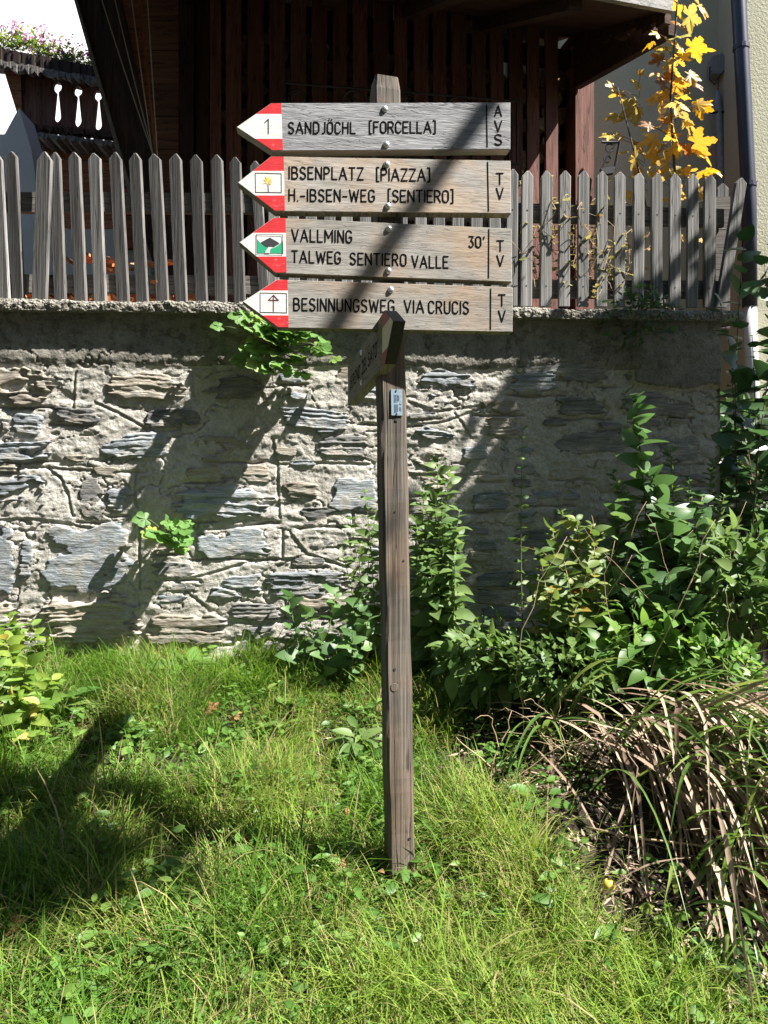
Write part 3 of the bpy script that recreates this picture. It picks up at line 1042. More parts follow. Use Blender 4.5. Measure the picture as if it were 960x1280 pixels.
# ------------------------------------------------------------------ barn with slatted front
BO = Vector((0, 6.5, 0))
e1 = Vector((1, .25, 0)).normalized()
e2 = Vector((-.25, 1, 0)).normalized()


def BL(u, v, z):
    return BO + e1 * u + e2 * v + Vector((0, 0, z))


barn = thing('barn', 'dark brown timber barn with vertical slats and overhanging roof', 'barn', BL(0, 0.5, 2.36))


def bbox(mb, u0, u1, v0, v1, z0, z1):
    return mb.hexa([BL(u0, v0, z0), BL(u1, v0, z0), BL(u1, v1, z0), BL(u0, v1, z0), BL(u0, v0, z1), BL(u1, v0, z1), BL(u1, v1, z1), BL(u0, v1, z1)])


def bboard(name, u0, u1, v0, v1, z0, z1, mat):
    return bbox(MB(), u0, u1, v0, v1, z0, z1).build(name, mat, barn, origin=BL((u0 + u1) / 2, v0, z0))


rs = random.Random(9)
u = -1.36
while u < 1.72:
    w = 0.125 + rs.uniform(-.008, .012)
    bboard('slat', u, u + w, rs.uniform(-.006, .006), 0.035, 2.5, 5.93, M['barn'])
    u += 0.182 + rs.uniform(-.006, .006)
bboard('corner_post', 1.83, 2.02, -0.05, 0.14, 2.36, 5.8, M['barn'])
bboard('corner_post', -1.74, -1.62, -0.06, 0.14, 2.36, 6.3, M['beam'])
bboard('corner_board', -1.60, -1.50, -0.02, 0.10, 2.36, 6.3, M['beam'])
bboard('corner_board', -1.49, -1.40, -0.005, 0.04, 2.36, 6.3, M['barn'])
for z in (2.42, 3.78, 5.62):
    bboard('cross_beam', -1.6, 1.83, 0.045, 0.14, z, z + 0.15, M['beam'])
bboard('loft_floor', -1.7, 1.95, 0.16, 2.2, 3.80, 3.88, M['beam'])
bboard('back_wall', -1.75, 2.0, 2.3, 2.45, 2.36, 7.27, M['beam'])
bboard('side_wall', 1.93, 2.01, 0.15, 2.3, 2.36, 6.05, M['barn'])
bboard('side_wall', -1.74, -1.66, 0.15, 2.3, 2.36, 6.05, M['beam'])
# roof: eave towards the street, rising away from it
rz = lambda v: 4.93 + (v + 1.75) * (5.90 - 4.93) / 1.75
MB().hexa([BL(-2.6, -1.75, rz(-1.75)), BL(1.63, -1.75, rz(-1.75)), BL(2.32, 2.6, rz(2.6)), BL(-2.6, 2.6, rz(2.6)),
           BL(-2.6, -1.75, rz(-1.75) + .12), BL(1.63, -1.75, rz(-1.75) + .12), BL(2.32, 2.6, rz(2.6) + .12), BL(-2.6, 2.6, rz(2.6) + .12)]).build('roof', M['soffit'], barn)
bbox(MB(), -2.6, 1.64, -1.79, -1.755, 4.905, 5.09).build('fascia', M['fascia'], barn)
for k, uu in enumerate(np.arange(-2.0, 1.6, 0.72)):           # rafters under the overhang
    MB().hexa([BL(uu, -1.7, rz(-1.7) - .11), BL(uu + .1, -1.7, rz(-1.7) - .11), BL(uu + .1, 0.3, rz(.3) - .13), BL(uu, 0.3, rz(.3) - .13),
               BL(uu, -1.7, rz(-1.7) - .002), BL(uu + .1, -1.7, rz(-1.7) - .002), BL(uu + .1, 0.3, rz(.3) - .002), BL(uu, 0.3, rz(.3) - .002)]).build('rafter', M['soffit'], barn)
for k in range(17):                                           # shingle ends along the right verge
    t = k / 17
    v = -1.72 + 1.9 * t
    uu = 1.63 + 0.69 * (v + 1.75) / 4.35
    z = rz(v)
    lo = 0.06 * rs.random()
    MB().hexa([BL(uu - .02, v, z - .05 - lo), BL(uu + .03 + .02 * rs.random(), v, z - .05 - lo), BL(uu + .03, v + .108, z - .02 - lo), BL(uu - .02, v + .108, z - .02 - lo),
               BL(uu - .02, v, z + .14), BL(uu + .03, v, z + .14), BL(uu + .03, v + .108, z + .16), BL(uu - .02, v + .108, z + .16)]).build('shingle', M['soffit'], barn)
MB().prism([BL(1.84, -0.062, 5.78), BL(1.84, -0.062, 5.45), BL(1.93, -0.062, 5.42), BL(2.06, -0.062, 5.50), BL(2.10, -0.062, 5.82)],
           [BL(1.84, 0.06, 5.78), BL(1.84, 0.06, 5.45), BL(1.93, 0.06, 5.42), BL(2.06, 0.06, 5.50), BL(2.10, 0.06, 5.82)]).build('bracket', M['soffit'], barn)
MB().prism([BL(1.80, -1.5, 4.95), BL(1.80, -0.06, 5.35), BL(1.80, -0.06, 5.88), BL(1.80, -1.5, 5.06)],
           [BL(1.87, -1.5, 4.95), BL(1.87, -0.06, 5.35), BL(1.87, -0.06, 5.88), BL(1.87, -1.5, 5.06)]).build('bracket', M['soffit'], barn)
# planked bay and sloping timbers at its left end
for k in range(9):
    z0 = 3.765 + k * 0.295
    a0 = P(148, 300, 6.9)
    MB().box((-2.40, 6.60 + rs.uniform(-.006, .006), z0), (-1.68, 6.66, z0 + 0.287)).build('plank', M['barn_h'], barn, origin=(-2.3, 6.6, z0))


MB().box((-4.3, 6.72, 2.36), (-1.7, 6.80, 3.98)).build('house_shade_wall', M['white_plaster'], barn, origin=(-3, 6.72, 2.36))  # added low wall standing in for the house's shaded lower wall


def pxprism(poly, D, th):
    f = [P(a, b, D) for a, b in poly]
    return f, [p + Vector((0, th, 0)) for p in f]


f, b = pxprism([(-60, 168), (6, 168), (24, 135), (40, 190), (52, 285), (52, 300), (-60, 300)], 6.9, 0.3)  # made-up panel, outlined like the shadow on the white house
MB().prism(f, b).build('shade_panel', M['white_plaster'], barn, origin=f[6])
f, b = pxprism([(87, -30), (143, -30), (224, 345), (193, 345)], 5.6, 0.10)
MB().prism(f, b).build('sloping_timber', M['beam'], barn, origin=f[3])
f, b = pxprism([(150, -30), (170, -30), (208, 330), (200, 330)], 5.85, 0.08)
MB().prism(f, b).build('sloping_timber', M['barn_h'], barn, origin=f[3])
f, b = pxprism([(84, -30), (87.5, -30), (194, 345), (190, 345)], 5.56, 0.20)
MB().prism(f, b).build('edge_board', M['rail'], barn, origin=f[3])

for k, (a, b, lab) in enumerate([((121, -20), (190, 190), 'leftmost pale cord slanting down in front of the barn timber'),
                                 ((139, -20), (192, 195), 'second pale cord from the sloping timber, in front of the barn'),
                                 ((162, -20), (194, 215), 'third pale cord from the sloping timber, in front of brown planks'),
                                 ((183, -20), (206, 330), 'rightmost pale cord hanging steeply before the brown planks')]):
    p, q = P(*a, 5.35), P(*b, 5.35)
    pts = [p.lerp(q, t) + Vector((0, 0, -0.02 * math.sin(math.pi * t))) for t in np.linspace(0, 1, 9)]
    tag(MB().tube(pts, 0.0042, 5).build('cord', M['rope']), lab, 'cord')

# firewood in the loft behind the slats
fw = thing('firewood_stack', 'stacked split firewood seen through the barn slats', 'firewood', BL(0, 0.5, 3.88))
log_meshes = []
for k in range(8):
    rr = random.Random(k)
    n = rr.choice([5, 6, 7])
    ang = sorted(rr.uniform(0, 6.283) for _ in range(n)) if rr.random() < .0 else [6.283 * i / n + rr.uniform(-.3, .3) for i in range(n)]
    ring = [(0.078 * rr.uniform(.75, 1.1) * math.cos(a), 0.078 * rr.uniform(.75, 1.1) * math.sin(a)) for a in ang]
    mb = MB().prism([(x, 0, z) for x, z in ring], [(x, 0.4, z) for x, z in ring])
    log_meshes.append(mesh_data('log', np.concatenate(mb.v), mb.f, M['log']))
for r in range(12):
    for c in range(22):
        o = bpy.data.objects.new('log', rs.choice(log_meshes))
        col.objects.link(o)
        o.parent = fw
        o.location = BL(-1.52 + c * 0.157 + (0.078 if r % 2 else 0), 0.2 + rs.uniform(0, .12), 3.965 + r * 0.146) - fw.location
        o.rotation_euler = (0, rs.uniform(-.15, .15), math.atan(.25))

# iron scrollwork panel in front of the slats
grille = thing('iron_grille', 'black wrought iron scroll panel behind the top signboard', 'grille', P(500, 190, 5.9))


def gp(px, py):
    k = (px - 480) / F_PX
    return P(px, py, 5.85 / (1 - .2 * k))


MB().tube([gp(356, 104), gp(500, 115), gp(648, 127)], 0.010, 5).build('top_bar', M['iron'], grille)
MB().tube([gp(356, 190), gp(500, 198), gp(648, 206)], 0.010, 5).build('bottom_bar', M['iron'], grille)
MB().tube([gp(356, 103), gp(356, 192)], 0.010, 5).build('upright', M['iron'], grille)
MB().tube([gp(646, 126), gp(646, 207)], 0.010, 5).build('upright', M['iron'], grille)


def spiral(cx, cy, r0, turns, start, flip=1, n=26):
    pts = []
    for t in np.linspace(0, 1, n):
        r = r0 * (1 - 0.78 * t)
        a = start + flip * turns * 2 * math.pi * t
        pts.append(gp(cx + r * math.cos(a), cy + r * math.sin(a)))
    return pts


for (cx_, cy_, r_, fl) in ((372, 122, 13, 1), (440, 128, 20, -1), (510, 127, 12, 1), (570, 135, 18, -1), (632, 150, 13, 1), (400, 160, 22, 1)):
    MB().tube(spiral(cx_, cy_, r_, 1.6, 2.0, fl), 0.008, 5).build('scroll', M['iron'], grille)

# ------------------------------------------------------------------ white house with the carved balcony
wh = thing('white_house', 'bright white plastered house with a carved wooden balcony', 'house', P(20, 500, 10))


def WHp(px, z):
    k = (px - 480) / F_PX
    D = 15.2 / (1 - k)
    return Vector((k * D, D, z))


a, b = WHp(-420, 0), WHp(262, 0)
n_ = Vector((-1, 1, 0)).normalized()
MB().hexa([(a.x, a.y, 2.0), (b.x, b.y, 2.0), (b.x + n_.x * 3, b.y + n_.y * 3, 2.0), (a.x + n_.x * 3, a.y + n_.y * 3, 2.0),
           (a.x, a.y, 10.5), (b.x, b.y, 10.5), (b.x + n_.x * 3, b.y + n_.y * 3, 10.5), (a.x + n_.x * 3, a.y + n_.y * 3, 10.5)]).build('wall', M['white_plaster'], wh)
DB = 8.3


def cut(yy):
    """half width of the carved gap between two boards, by photo row"""
    if yy < 96 or yy > 157:
        return 0.25
    if yy < 108:
        return 1.0
    if yy < 120:
        return max(1.0, 5.2 * math.sqrt(max(0, 1 - ((yy - 114) / 6.2) ** 2)))
    if yy < 150:
        return 1.2 + 3.0 * (yy - 120) / 30
    return 4.2 * math.sqrt(max(0, 1 - ((yy - 150) / 7.5) ** 2)) + 0.2


cents = [46, 72, 97.5, 123, 148.5]
rows = list(np.arange(88, 168, 1.6))
edges = [27] + cents + [174]
for i in range(len(edges) - 1):
    L_, R_ = edges[i], edges[i + 1]
    poly = []
    sh = lambda c: (c - 97) * 0.10
    for y_ in rows:
        poly.append((R_ - (cut(y_ - sh(R_)) if R_ in cents[1:] else 0.6), y_ + sh(R_)))
    for y_ in rows[::-1]:
        poly.append((L_ + (cut(y_ - sh(L_)) if L_ in cents[1:] else 0.6), y_ + sh(L_)))
    f, b = pxprism(poly, DB, 0.035)
    MB().prism(f, b).build('railing_board', M['barn'], wh, origin=f[0])


def ragged_bar(name, x0, y0, x1, y1, h, D, th, mat, jag=2.0, n=46):
    top, bot = [], []
    for k in range(n + 1):
        t = k / n
        x, y = x0 + (x1 - x0) * t, y0 + (y1 - y0) * t
        top.append((x, y + rs.uniform(-jag, jag) * .4))
        bot.append((x, y + h + rs.uniform(-jag, jag)))
    mb = MB()
    for k in range(n):
        f, b = pxprism([top[k], top[k + 1], bot[k + 1], bot[k]], D + rs.uniform(-.02, .02), th)
        mb.prism(f, b)
    return mb.build(name, mat, wh)


ragged_bar('flower_trough', -40, 52, 134, 86, 16, 8.1, 0.3, M['beam'], 1.5)
ragged_bar('trough_bark', -40, 68, 134, 99, 8, 8.06, 0.06, M['rail'], 3.0)
ragged_bar('hand_rail', 22, 84, 140, 98, 6, 8.24, 0.10, M['soffit'], 0.5)
ragged_bar('bottom_rail', 26, 153, 165, 167, 7, 8.24, 0.10, M['soffit'], 1.5)
ragged_bar('shingle_ledge', 24, 163, 165, 179, 6, 8.1, 0.3, M['rail'], 2.5)
f, b = pxprism([(3, 82), (26, 90), (28, 166), (24, 150)], 8.25, 0.05)
MB().prism(f, b).build('side_board', M['barn_h'], wh)
for k in range(9):
    y0 = 171 + k * 12.5
    f, b = pxprism([(28 + k * 3.5, y0), (180, y0 + 13), (185, y0 + 25), (31 + k * 3.5, y0 + 12)], 8.4 + .02 * (k % 2), 0.05)
    MB().prism(f, b).build('underside_plank', M['barn_h'] if k else M['soffit'], wh, origin=f[0])

# ------------------------------------------------------------------ yellow house
yh = thing('yellow_house', 'yellow ochre stucco house with a dark downpipe at its corner', 'house', (3.2, 7.3, 1.4))
MB().box((1.5, 7.6, 1.0), (3.44, 9.5, 10)).build('wall', M['yellow_stucco'], yh, origin=(2.5, 7.6, 1.0))
MB().box((3.435, 7.0, 1.0), (8.5, 9.5, 10)).build('wall', M['yellow_stucco'], yh, origin=(5, 7.0, 1.0))
dp = MB().tube([P(921, -60, 6.9), P(923, 0, 6.9), P(930, 130, 6.9), P(936, 250, 6.9), P(937, 384, 6.9)], 0.066, 14).build('downpipe', M['pipe_dark'], yh, shade=True)
MB().tube([P(937, 380, 6.9), P(940, 470, 6.9), P(942, 640, 6.9)], 0.058, 14).build('pipe_foot', M['pipe_pale'], yh, shade=True)
for y_ in (60, 232):
    p = P(923 + y_ * .053, y_, 6.9)
    MB().tube([p + Vector((0, 0, -.02)), p + Vector((0, 0, .02))], 0.073, 14).build('pipe_clip', M['pipe_dark'], dp)
cd = MB().tube([P(896, 114, 7.5), P(896.5, 124, 7.5), P(898, 150, 7.5), P(903, 260, 7.5), P(904, 300, 7.5)], [0.022, 0.034, 0.036, 0.036, 0.036], 10).build('conduit', M['conduit'], yh, shade=True)
MB().tube([P(888, 141, 7.48), P(908, 140, 7.48)], 0.012, 6).build('conduit_clip', M['iron'], cd)
f, b = pxprism([(891, 70), (903, 67), (906, 71), (905, 88), (900, 93), (892, 91), (890, 86)], 7.46, 0.12)
jb = MB().prism(f, b).build('junction_box', M['box_grey'], yh)
MB().tube([P(903, -40, 7.56), P(903, 30, 7.56), P(902, 68, 7.52)], 0.008, 5).build('cable', M['stem_dry'], jb)
MB().tube([P(893, 78, 7.5), P(887, 85, 7.5), P(887, 100, 7.5), P(893, 106, 7.5), P(898, 98, 7.5), P(897, 115, 7.5)], 0.006, 5).build('cable', M['iron'], jb)
# iron lantern bracket by the barn corner
br = thing('iron_bracket', 'black wrought iron scroll bracket beside the barn corner post', 'bracket', P(762, 214, 6.9))
bp_ = lambda x, y: P(x, y, 6.85)
MB().tube([bp_(752, 178), bp_(774, 178.5), bp_(768, 211), bp_(752, 213)], 0.014, 5).build('frame', M['iron'], br)
MB().tube([bp_(768, 180), bp_(763, 188), bp_(757, 200), bp_(753, 210)], 0.011, 5).build('brace', M['iron'], br)
MB().tube([bp_(762 + 5 * math.cos(t), 185 + 5 * math.sin(t)) for t in np.linspace(0, 5.5, 14)], 0.008, 5).build('scroll', M['iron'], br)
MB().tube([bp_(759 + 4 * math.cos(t), 199 + 4 * math.sin(t)) for t in np.linspace(1, 6.2, 14)], 0.008, 5).build('scroll', M['iron'], br)
f, b = pxprism([(751, 210), (769, 208), (767, 216), (753, 218)], 6.83, 0.05)
MB().prism(f, b).build('foot', M['iron'], br)

# ================================================================== THE SIGNPOST
SY, SS = 1.97, 0.115
SN = Vector((SS, -1, 0)).normalized()


def PS(px, py, off=0.0):
    """on the plane of the four signboards' fronts, off metres in front"""
    k = (px - 480) / F_PX
    D = SY / (1 - SS * k)
    return P(px, py, D) + SN * off


POSTB = P(500, 1100, 2.05)
signpost = thing('signpost', 'wooden hiking signpost with five arrow boards in the grass', 'signpost', (POSTB.x, POSTB.y, float(ground_z(POSTB.x, POSTB.y))))
# post: square timber turned a little, leaning
pb, pt = P(500.5, 1120, 2.055), P(481, 103, 2.055)
pa = R(13)
ux, uy = Vector((math.cos(pa), math.sin(pa), 0)), Vector((-math.sin(pa), math.cos(pa), 0))
V, Fp = [], []
hp = 0.036
NR = 60
sec = []
c_ = 0.006
for (sx_, sy_) in ((-1, -1), (1, -1), (1, 1), (-1, 1)):
    q = [(sx_ * hp, sy_ * (hp - c_)), (sx_ * (hp - c_), sy_ * hp)]
    if sx_ * sy_ < 0:
        q = q[::-1]
    sec += q
for k in range(NR + 1):
    t = k / NR
    p = pb.lerp(pt, t)
    top_in = 0.0 if k < NR else 0.006
    for j, (a, b) in enumerate(sec):
        jj = 0.0012 * math.sin(k * 0.9 + j * 2.1) + 0.0010 * math.sin(k * 0.37 + j)
        V.append(p + ux * (a * (1 - top_in * 20) + jj) + uy * (b * (1 - top_in * 20) + jj))
ns = len(sec)
for k in range(NR):
    for j in range(ns):
        j2 = (j + 1) % ns
        Fp.append([k * ns + j, k * ns + j2, (k + 1) * ns + j2, (k + 1) * ns + j])
Fp.append([NR * ns + j for j in range(ns)])
Fp.append(list(range(ns - 1, -1, -1)))
post = obj('post', V, Fp, M['post'], signpost, origin=pb)


def post_at(py, s, off=0.0):
    """on the post's front face at photo row py; s from -1 to 1 across"""
    t = (1120 - py) / (1120 - 103)
    return pb.lerp(pt, t) + ux * (s * hp) - uy * (hp + off)


def disc(c, n, r, th, sides=12):
    n = Vector(n).normalized()
    return [Vector(c), Vector(c) + n * th], r


# knots and a plugged hole in the post
for (py, s, r) in ((527, 0.15, .0052), (833, -0.35, .0045), (855, -0.4, .013), (640, -.1, .004), (700, .5, .0035), (1042, .55, .004)):
    c = post_at(py, s)
    MB().tube([c + uy * .004, c - uy * .0012], [r, r * .85], 9).build('knot', M['near_black'] if r < .012 else M['post'], post)

# metal plate
pl = [post_at(489.5, -.24, .003), post_at(489.5, .62, .003), post_at(521.5, .62, .003), post_at(521.5, -.24, .003)]
plate = MB().prism(pl, [p + uy * .005 for p in pl]).build('metal_plate', M['plate'], signpost, origin=pl[3])
for py in (491.3, 519.8):
    c = post_at(py, .16, .003)
    MB().tube([c, c - uy * .0015], .0025, 8).build('screw', M['iron'], plate)
ink = MB()
rr = random.Random(2)
for cx_, ya, yb in ((.02, 496, 505), (.14, 496, 505), (.26, 496, 503), (.36, 497, 503), (.02, 508, 518), (.13, 508, 518), (.24, 508, 516)):
    y_ = ya
    while y_ < yb:
        h = rr.uniform(.5, 1.3)
        q = [post_at(y_, cx_ - .035, .0036), post_at(y_, cx_ + .035, .0036), post_at(y_ + h, cx_ + .035, .0036), post_at(y_ + h, cx_ - .035, .0036)]
        ink.prism(q, [p + uy * .0004 for p in q])
        y_ += h + rr.uniform(.3, .7)
for ya, yb in ((506.5, 508.5), (511, 516)):
    q = [post_at(ya, .40, .0036), post_at(ya + .8, .54, .0036), post_at(yb, .54, .0036), post_at(yb - .8, .40, .0036)]
    ink.prism(q, [p + uy * .0004 for p in q])
ink.build('printing', M['plate_ink'], plate)


# --- single-stroke routed lettering
def arc(cx, cy, rx, ry, a0, a1, n=8):
    return [(cx + rx * math.cos(R(a)), cy + ry * math.sin(R(a))) for a in np.linspace(a0, a1, n)]


def G():
    g = {}
    g['A'] = (.62, [[(0, 0), (.31, 1), (.62, 0)], [(.12, .34), (.50, .34)]])
    g['B'] = (.50, [[(0, 0), (0, 1), (.25, 1)] + arc(.25, .77, .21, .23, 90, -90) + [(0, .54)], [(.25, .54)] + arc(.27, .27, .23, .27, 90, -90) + [(0, 0)]])
    g['C'] = (.46, [arc(.23, .77, .23, .23, 10, 180) + arc(.23, .23, .23, .23, 180, 350)])
    g['D'] = (.50, [[(0, 0), (0, 1), (.22, 1)] + arc(.22, .72, .28, .28, 90, 0) + arc(.22, .28, .28, .28, 0, -90) + [(0, 0)]])
    g['E'] = (.44, [[(.44, 1), (0, 1), (0, 0), (.44, 0)], [(0, .53), (.36, .53)]])
    g['F'] = (.42, [[(.42, 1), (0, 1), (0, 0)], [(0, .53), (.34, .53)]])
    g['G'] = (.48, [arc(.24, .76, .24, .24, 15, 180) + arc(.24, .24, .24, .24, 180, 360) + [(.48, .46), (.28, .46)]])
    g['H'] = (.48, [[(0, 0), (0, 1)], [(.48, 0), (.48, 1)], [(0, .53), (.48, .53)]])
    g['I'] = (.02, [[(.01, 0), (.01, 1)]])
    g['J'] = (.32, [[(.32, 1), (.32, .22)] + arc(.12, .22, .20, .22, 0, -100)])
    g['L'] = (.42, [[(0, 1), (0, 0), (.42, 0)]])
    g['M'] = (.66, [[(0, 0), (0, 1), (.33, .35), (.66, 1), (.66, 0)]])
    g['N'] = (.50, [[(0, 0), (0, 1), (.50, 0), (.50, 1)]])
    g['O'] = (.48, [arc(.24, .76, .24, .24, 0, 180) + arc(.24, .24, .24, .24, 180, 360) + [(.48, .76)]])
    g['Ö'] = (.48, g['O'][1] + [[(.12, 1.2), (.12, 1.215)], [(.36, 1.2), (.36, 1.215)]])
    g['P'] = (.46, [[(0, 0), (0, 1), (.22, 1)] + arc(.22, .74, .24, .26, 90, -90) + [(0, .48)]])
    g['R'] = (.48, [[(0, 0), (0, 1), (.22, 1)] + arc(.22, .75, .24, .25, 90, -90) + [(0, .50)], [(.22, .50), (.48, 0)]])
    g['S'] = (.46, [arc(.23, .76, .22, .24, 25, 230) + arc(.23, .25, .23, .25, 60, -155)])
    g['T'] = (.50, [[(0, 1), (.50, 1)], [(.25, 1), (.25, 0)]])
    g['U'] = (.48, [[(0, 1), (0, .24)] + arc(.24, .24, .24, .24, 180, 360) + [(.48, 1)]])
    g['V'] = (.56, [[(0, 1), (.28, 0), (.56, 1)]])
    g['W'] = (.78, [[(0, 1), (.19, 0), (.39, .85), (.59, 0), (.78, 1)]])
    g['Z'] = (.50, [[(0, 1), (.50, 1), (0, 0), (.50, 0)]])
    g['['] = (.18, [[(.18, 1.1), (0, 1.1), (0, -.08), (.18, -.08)]])
    g[']'] = (.18, [[(0, 1.1), (.18, 1.1), (.18, -.08), (0, -.08)]])
    g['.'] = (.06, [[(.03, 0), (.03, .02)]])
    g['-'] = (.36, [[(0, .42), (.36, .42)]])
    g['1'] = (.24, [[(0, .76), (.24, 1), (.24, 0)]])
    g['3'] = (.44, [[(.02, 1), (.40, 1), (.20, .58)] + arc(.20, .29, .23, .29, 80, -140)])
    g['0'] = g['O']
    g["'"] = (.08, [[(.08, 1.0), (.03, .78)]])
    g[' '] = (.30, [])
    return g


GL = G()


def stroke_mesh(mb, pts, r, place, lift0):
    """flat round-ended ribbon; pts in photo px, r in px; place(px,py,off)"""
    k = 0
    for (x0, y0), (x1, y1) in zip(pts[:-1], pts[1:]):
        dx, dy = x1 - x0, y1 - y0
        L = math.hypot(dx, dy) or 1e-6
        nx, ny = -dy / L * r, dx / L * r
        a0 = math.atan2(ny, nx)
        poly = [(x0 + r * math.cos(a0 + t), y0 + r * math.sin(a0 + t)) for t in np.linspace(0, math.pi, 5)]
        poly += [(x1 + r * math.cos(a0 + math.pi + t), y1 + r * math.sin(a0 + math.pi + t)) for t in np.linspace(0, math.pi, 5)]
        mb.add([place(x, y, lift0 + 0.00002 * k) for x, y in poly], [list(range(len(poly)))])
        k += 1


def text(s, x0, x1, ytop, ybot, slope, place, mat, parent, r=0.92, lift=0.0006, gap=0.24):
    ws = [GL[c][0] for c in s]
    tot = sum(ws) + gap * (len(s) - 1)
    sx = (x1 - x0) / tot
    h = ybot - ytop
    mb = MB()
    cur = 0
    for n_c, (c, w) in enumerate(zip(s, ws)):
        for pl_ in GL[c][1]:
            pts = []
            for gx_, gy_ in pl_:
                X_ = x0 + (cur + gx_) * sx
                pts.append((X_, ybot - gy_ * h + slope * (X_ - x0)))
            stroke_mesh(mb, pts, r, place, lift + 0.00001 * (n_c % 3))
        cur += w + gap
    return mb.build('lettering', mat, parent)


def poly_part(name, pts, mat, parent, place=PS, lift=0.0005):
    return obj(name, [place(x, y, lift) for x, y in pts], [list(range(len(pts)))], mat, parent)


def line_part(name, pts, r, mat, parent, place=PS, lift=0.0007):
    mb = MB()
    stroke_mesh(mb, pts, r, place, lift)
    return mb.build(name, mat, parent)


def bolt(px, py, parent, place=PS, n=SN, r=0.0085):
    c = place(px, py, 0.0)
    n = Vector(n)
    mb = MB().tube([c - n * .001, c + n * .0015, c + n * .004, c + n * .0055], [r, r, r * .78, r * .35], 14)
    o = mb.build('bolt', M['bolt'], parent, shade=False)
    d = c + n * .0057
    t1 = n.orthogonal().normalized()
    t2 = n.cross(t1)
    m2 = MB()
    for a_, b_ in ((t1, t2), (t2, t1)):
        m2.add([d + a_ * .0035 + b_ * .0009, d + a_ * .0035 - b_ * .0009, d - a_ * .0035 - b_ * .0009, d - a_ * .0035 + b_ * .0009], [[0, 1, 2, 3]])
    return o


BT = 0.034


def board(tip, ts, tr, brr, bs, mat, edge_mat, label):
    """arrow board: tip, top shoulder, top right, bottom right, bottom shoulder in photo px"""
    ring = [tip, ts, tr, brr, bs]
    ch = 0.6
    cx_ = sum(p[0] for p in ring) / 5
    cy_ = sum(p[1] for p in ring) / 5
    inner = [(x + (ch if x < cx_ else -ch), y + (ch * .8 if y < cy_ - 1 else (-ch * .8 if y > cy_ + 1 else 0))) for x, y in ring]
    fr = [PS(x, y, 0) for x, y in inner]
    mid = [PS(x, y, -0.002) for x, y in ring]
    bk = [p - SN * (BT - .002) for p in mid]
    n = 5
    V = fr + mid + bk
    Fb = [list(range(n)), [2 * n + k for k in range(n - 1, -1, -1)]]
    mi_ = [0, 0]
    for r0 in (0, n):
        for k in range(n):
            k2 = (k + 1) % n
            Fb.append([r0 + k, r0 + n + k, r0 + n + k2, r0 + k2])
            mi_.append(0 if r0 == 0 else 1)
    o = obj('signboard', V, Fb, [mat, edge_mat], signpost, origin=PS(tip[0], tip[1]), mi=mi_)
    o['label'] = label
    return o


def paint(b, tip, ts, bs, xb_top, xb_bot, wt, wb):
    """red corners and white arrow band; xb the right border of the paint, wt/wb the rows of the white band"""
    e = 0.7
    def on(p, q, y):
        t = (y - p[1]) / (q[1] - p[1])
        return (p[0] + (q[0] - p[0]) * t, y)
    xt = lambda y: xb_top + (xb_bot - xb_top) * (y - ts[1]) / (bs[1] - ts[1])
    T, S_, B_ = (tip[0] + e * 1.4, tip[1]), (ts[0] + e * .4, ts[1] + e), (bs[0] + e * .4, bs[1] - e)
    poly_part('red_paint', [S_, (xt(S_[1]), S_[1] ), (xt(wt), wt), on(T, S_, wt)], M['red_paint'], b)
    poly_part('white_paint', [T, on(T, S_, wt), (xt(wt), wt), (xt(wb), wb), on(T, B_, wb)], M['white_paint'], b)
    poly_part('red_paint', [on(T, B_, wb), (xt(wb), wb), (xt(B_[1]), B_[1]), B_], M['red_paint'], b)


K = M['black_paint']
# board 1
t, ts, bs = (295.6, 159), (339, 128.8), (340, 188.5)
b1 = board(t, ts, (638, 128), (638, 186.6), bs, M['sign_grey'], M['sign'], 'silver-grey topmost arrow board with number 1')
paint(b1, t, ts, bs, 351.5, 353.7, 142.8, 173.8)
text('1', 331, 335.5, 149.5, 167.5, 0, PS, K, b1, .6, .0009)
text('SANDJÖCHL', 361, 444, 153.3, 167, 0, PS, K, b1)
text('[FORCELLA]', 462, 544, 152.6, 166.3, 0, PS, K, b1, gap=.2)
line_part('divider', [(608, 131.5), (609, 184)], .75, K, b1)
for c, y_ in (('A', 139), ('V', 158), ('S', 175)):
    text(c, 618.5, 626.8, y_ - 6.5, y_ + 6.5, 0, PS, K, b1)
bolt(481, 136.5, b1), bolt(483, 181, b1)
# board 2
t, ts, bs = (297, 228.3), (339, 195.3), (343.4, 264)
b2 = board(t, ts, (638.3, 200.8), (639, 266.8), bs, M['sign'], M['sign_brown'], 'second arrow board with yellow flower emblem')
paint(b2, t, ts, bs, 354.7, 356.2, 214, 244.6)
text('IBSENPLATZ', 361.5, 454, 209, 223.8, .012, PS, K, b2)
text('[PIAZZA]', 471, 537, 211, 225.8, .012, PS, K, b2, gap=.2)
text('H.-IBSEN-WEG', 361.5, 468, 237, 251.5, .008, PS, K, b2)
text('[SENTIERO]', 485.5, 566, 238, 252.5, .008, PS, K, b2, gap=.2)
line_part('divider', [(609.4, 203), (610.6, 264)], .75, K, b2)
for c, y_ in (('T', 223.8), ('V', 242.4)):
    text(c, 620.5, 628.6, y_ - 6.8, y_ + 6.8, 0, PS, K, b2)
line_part('emblem_frame', [(319.3, 216.6), (351.6, 217.4), (351.9, 241), (319.6, 240.6), (319.3, 216.6)], .4, M['dark_paint'], b2, lift=.0009)
mb = MB()
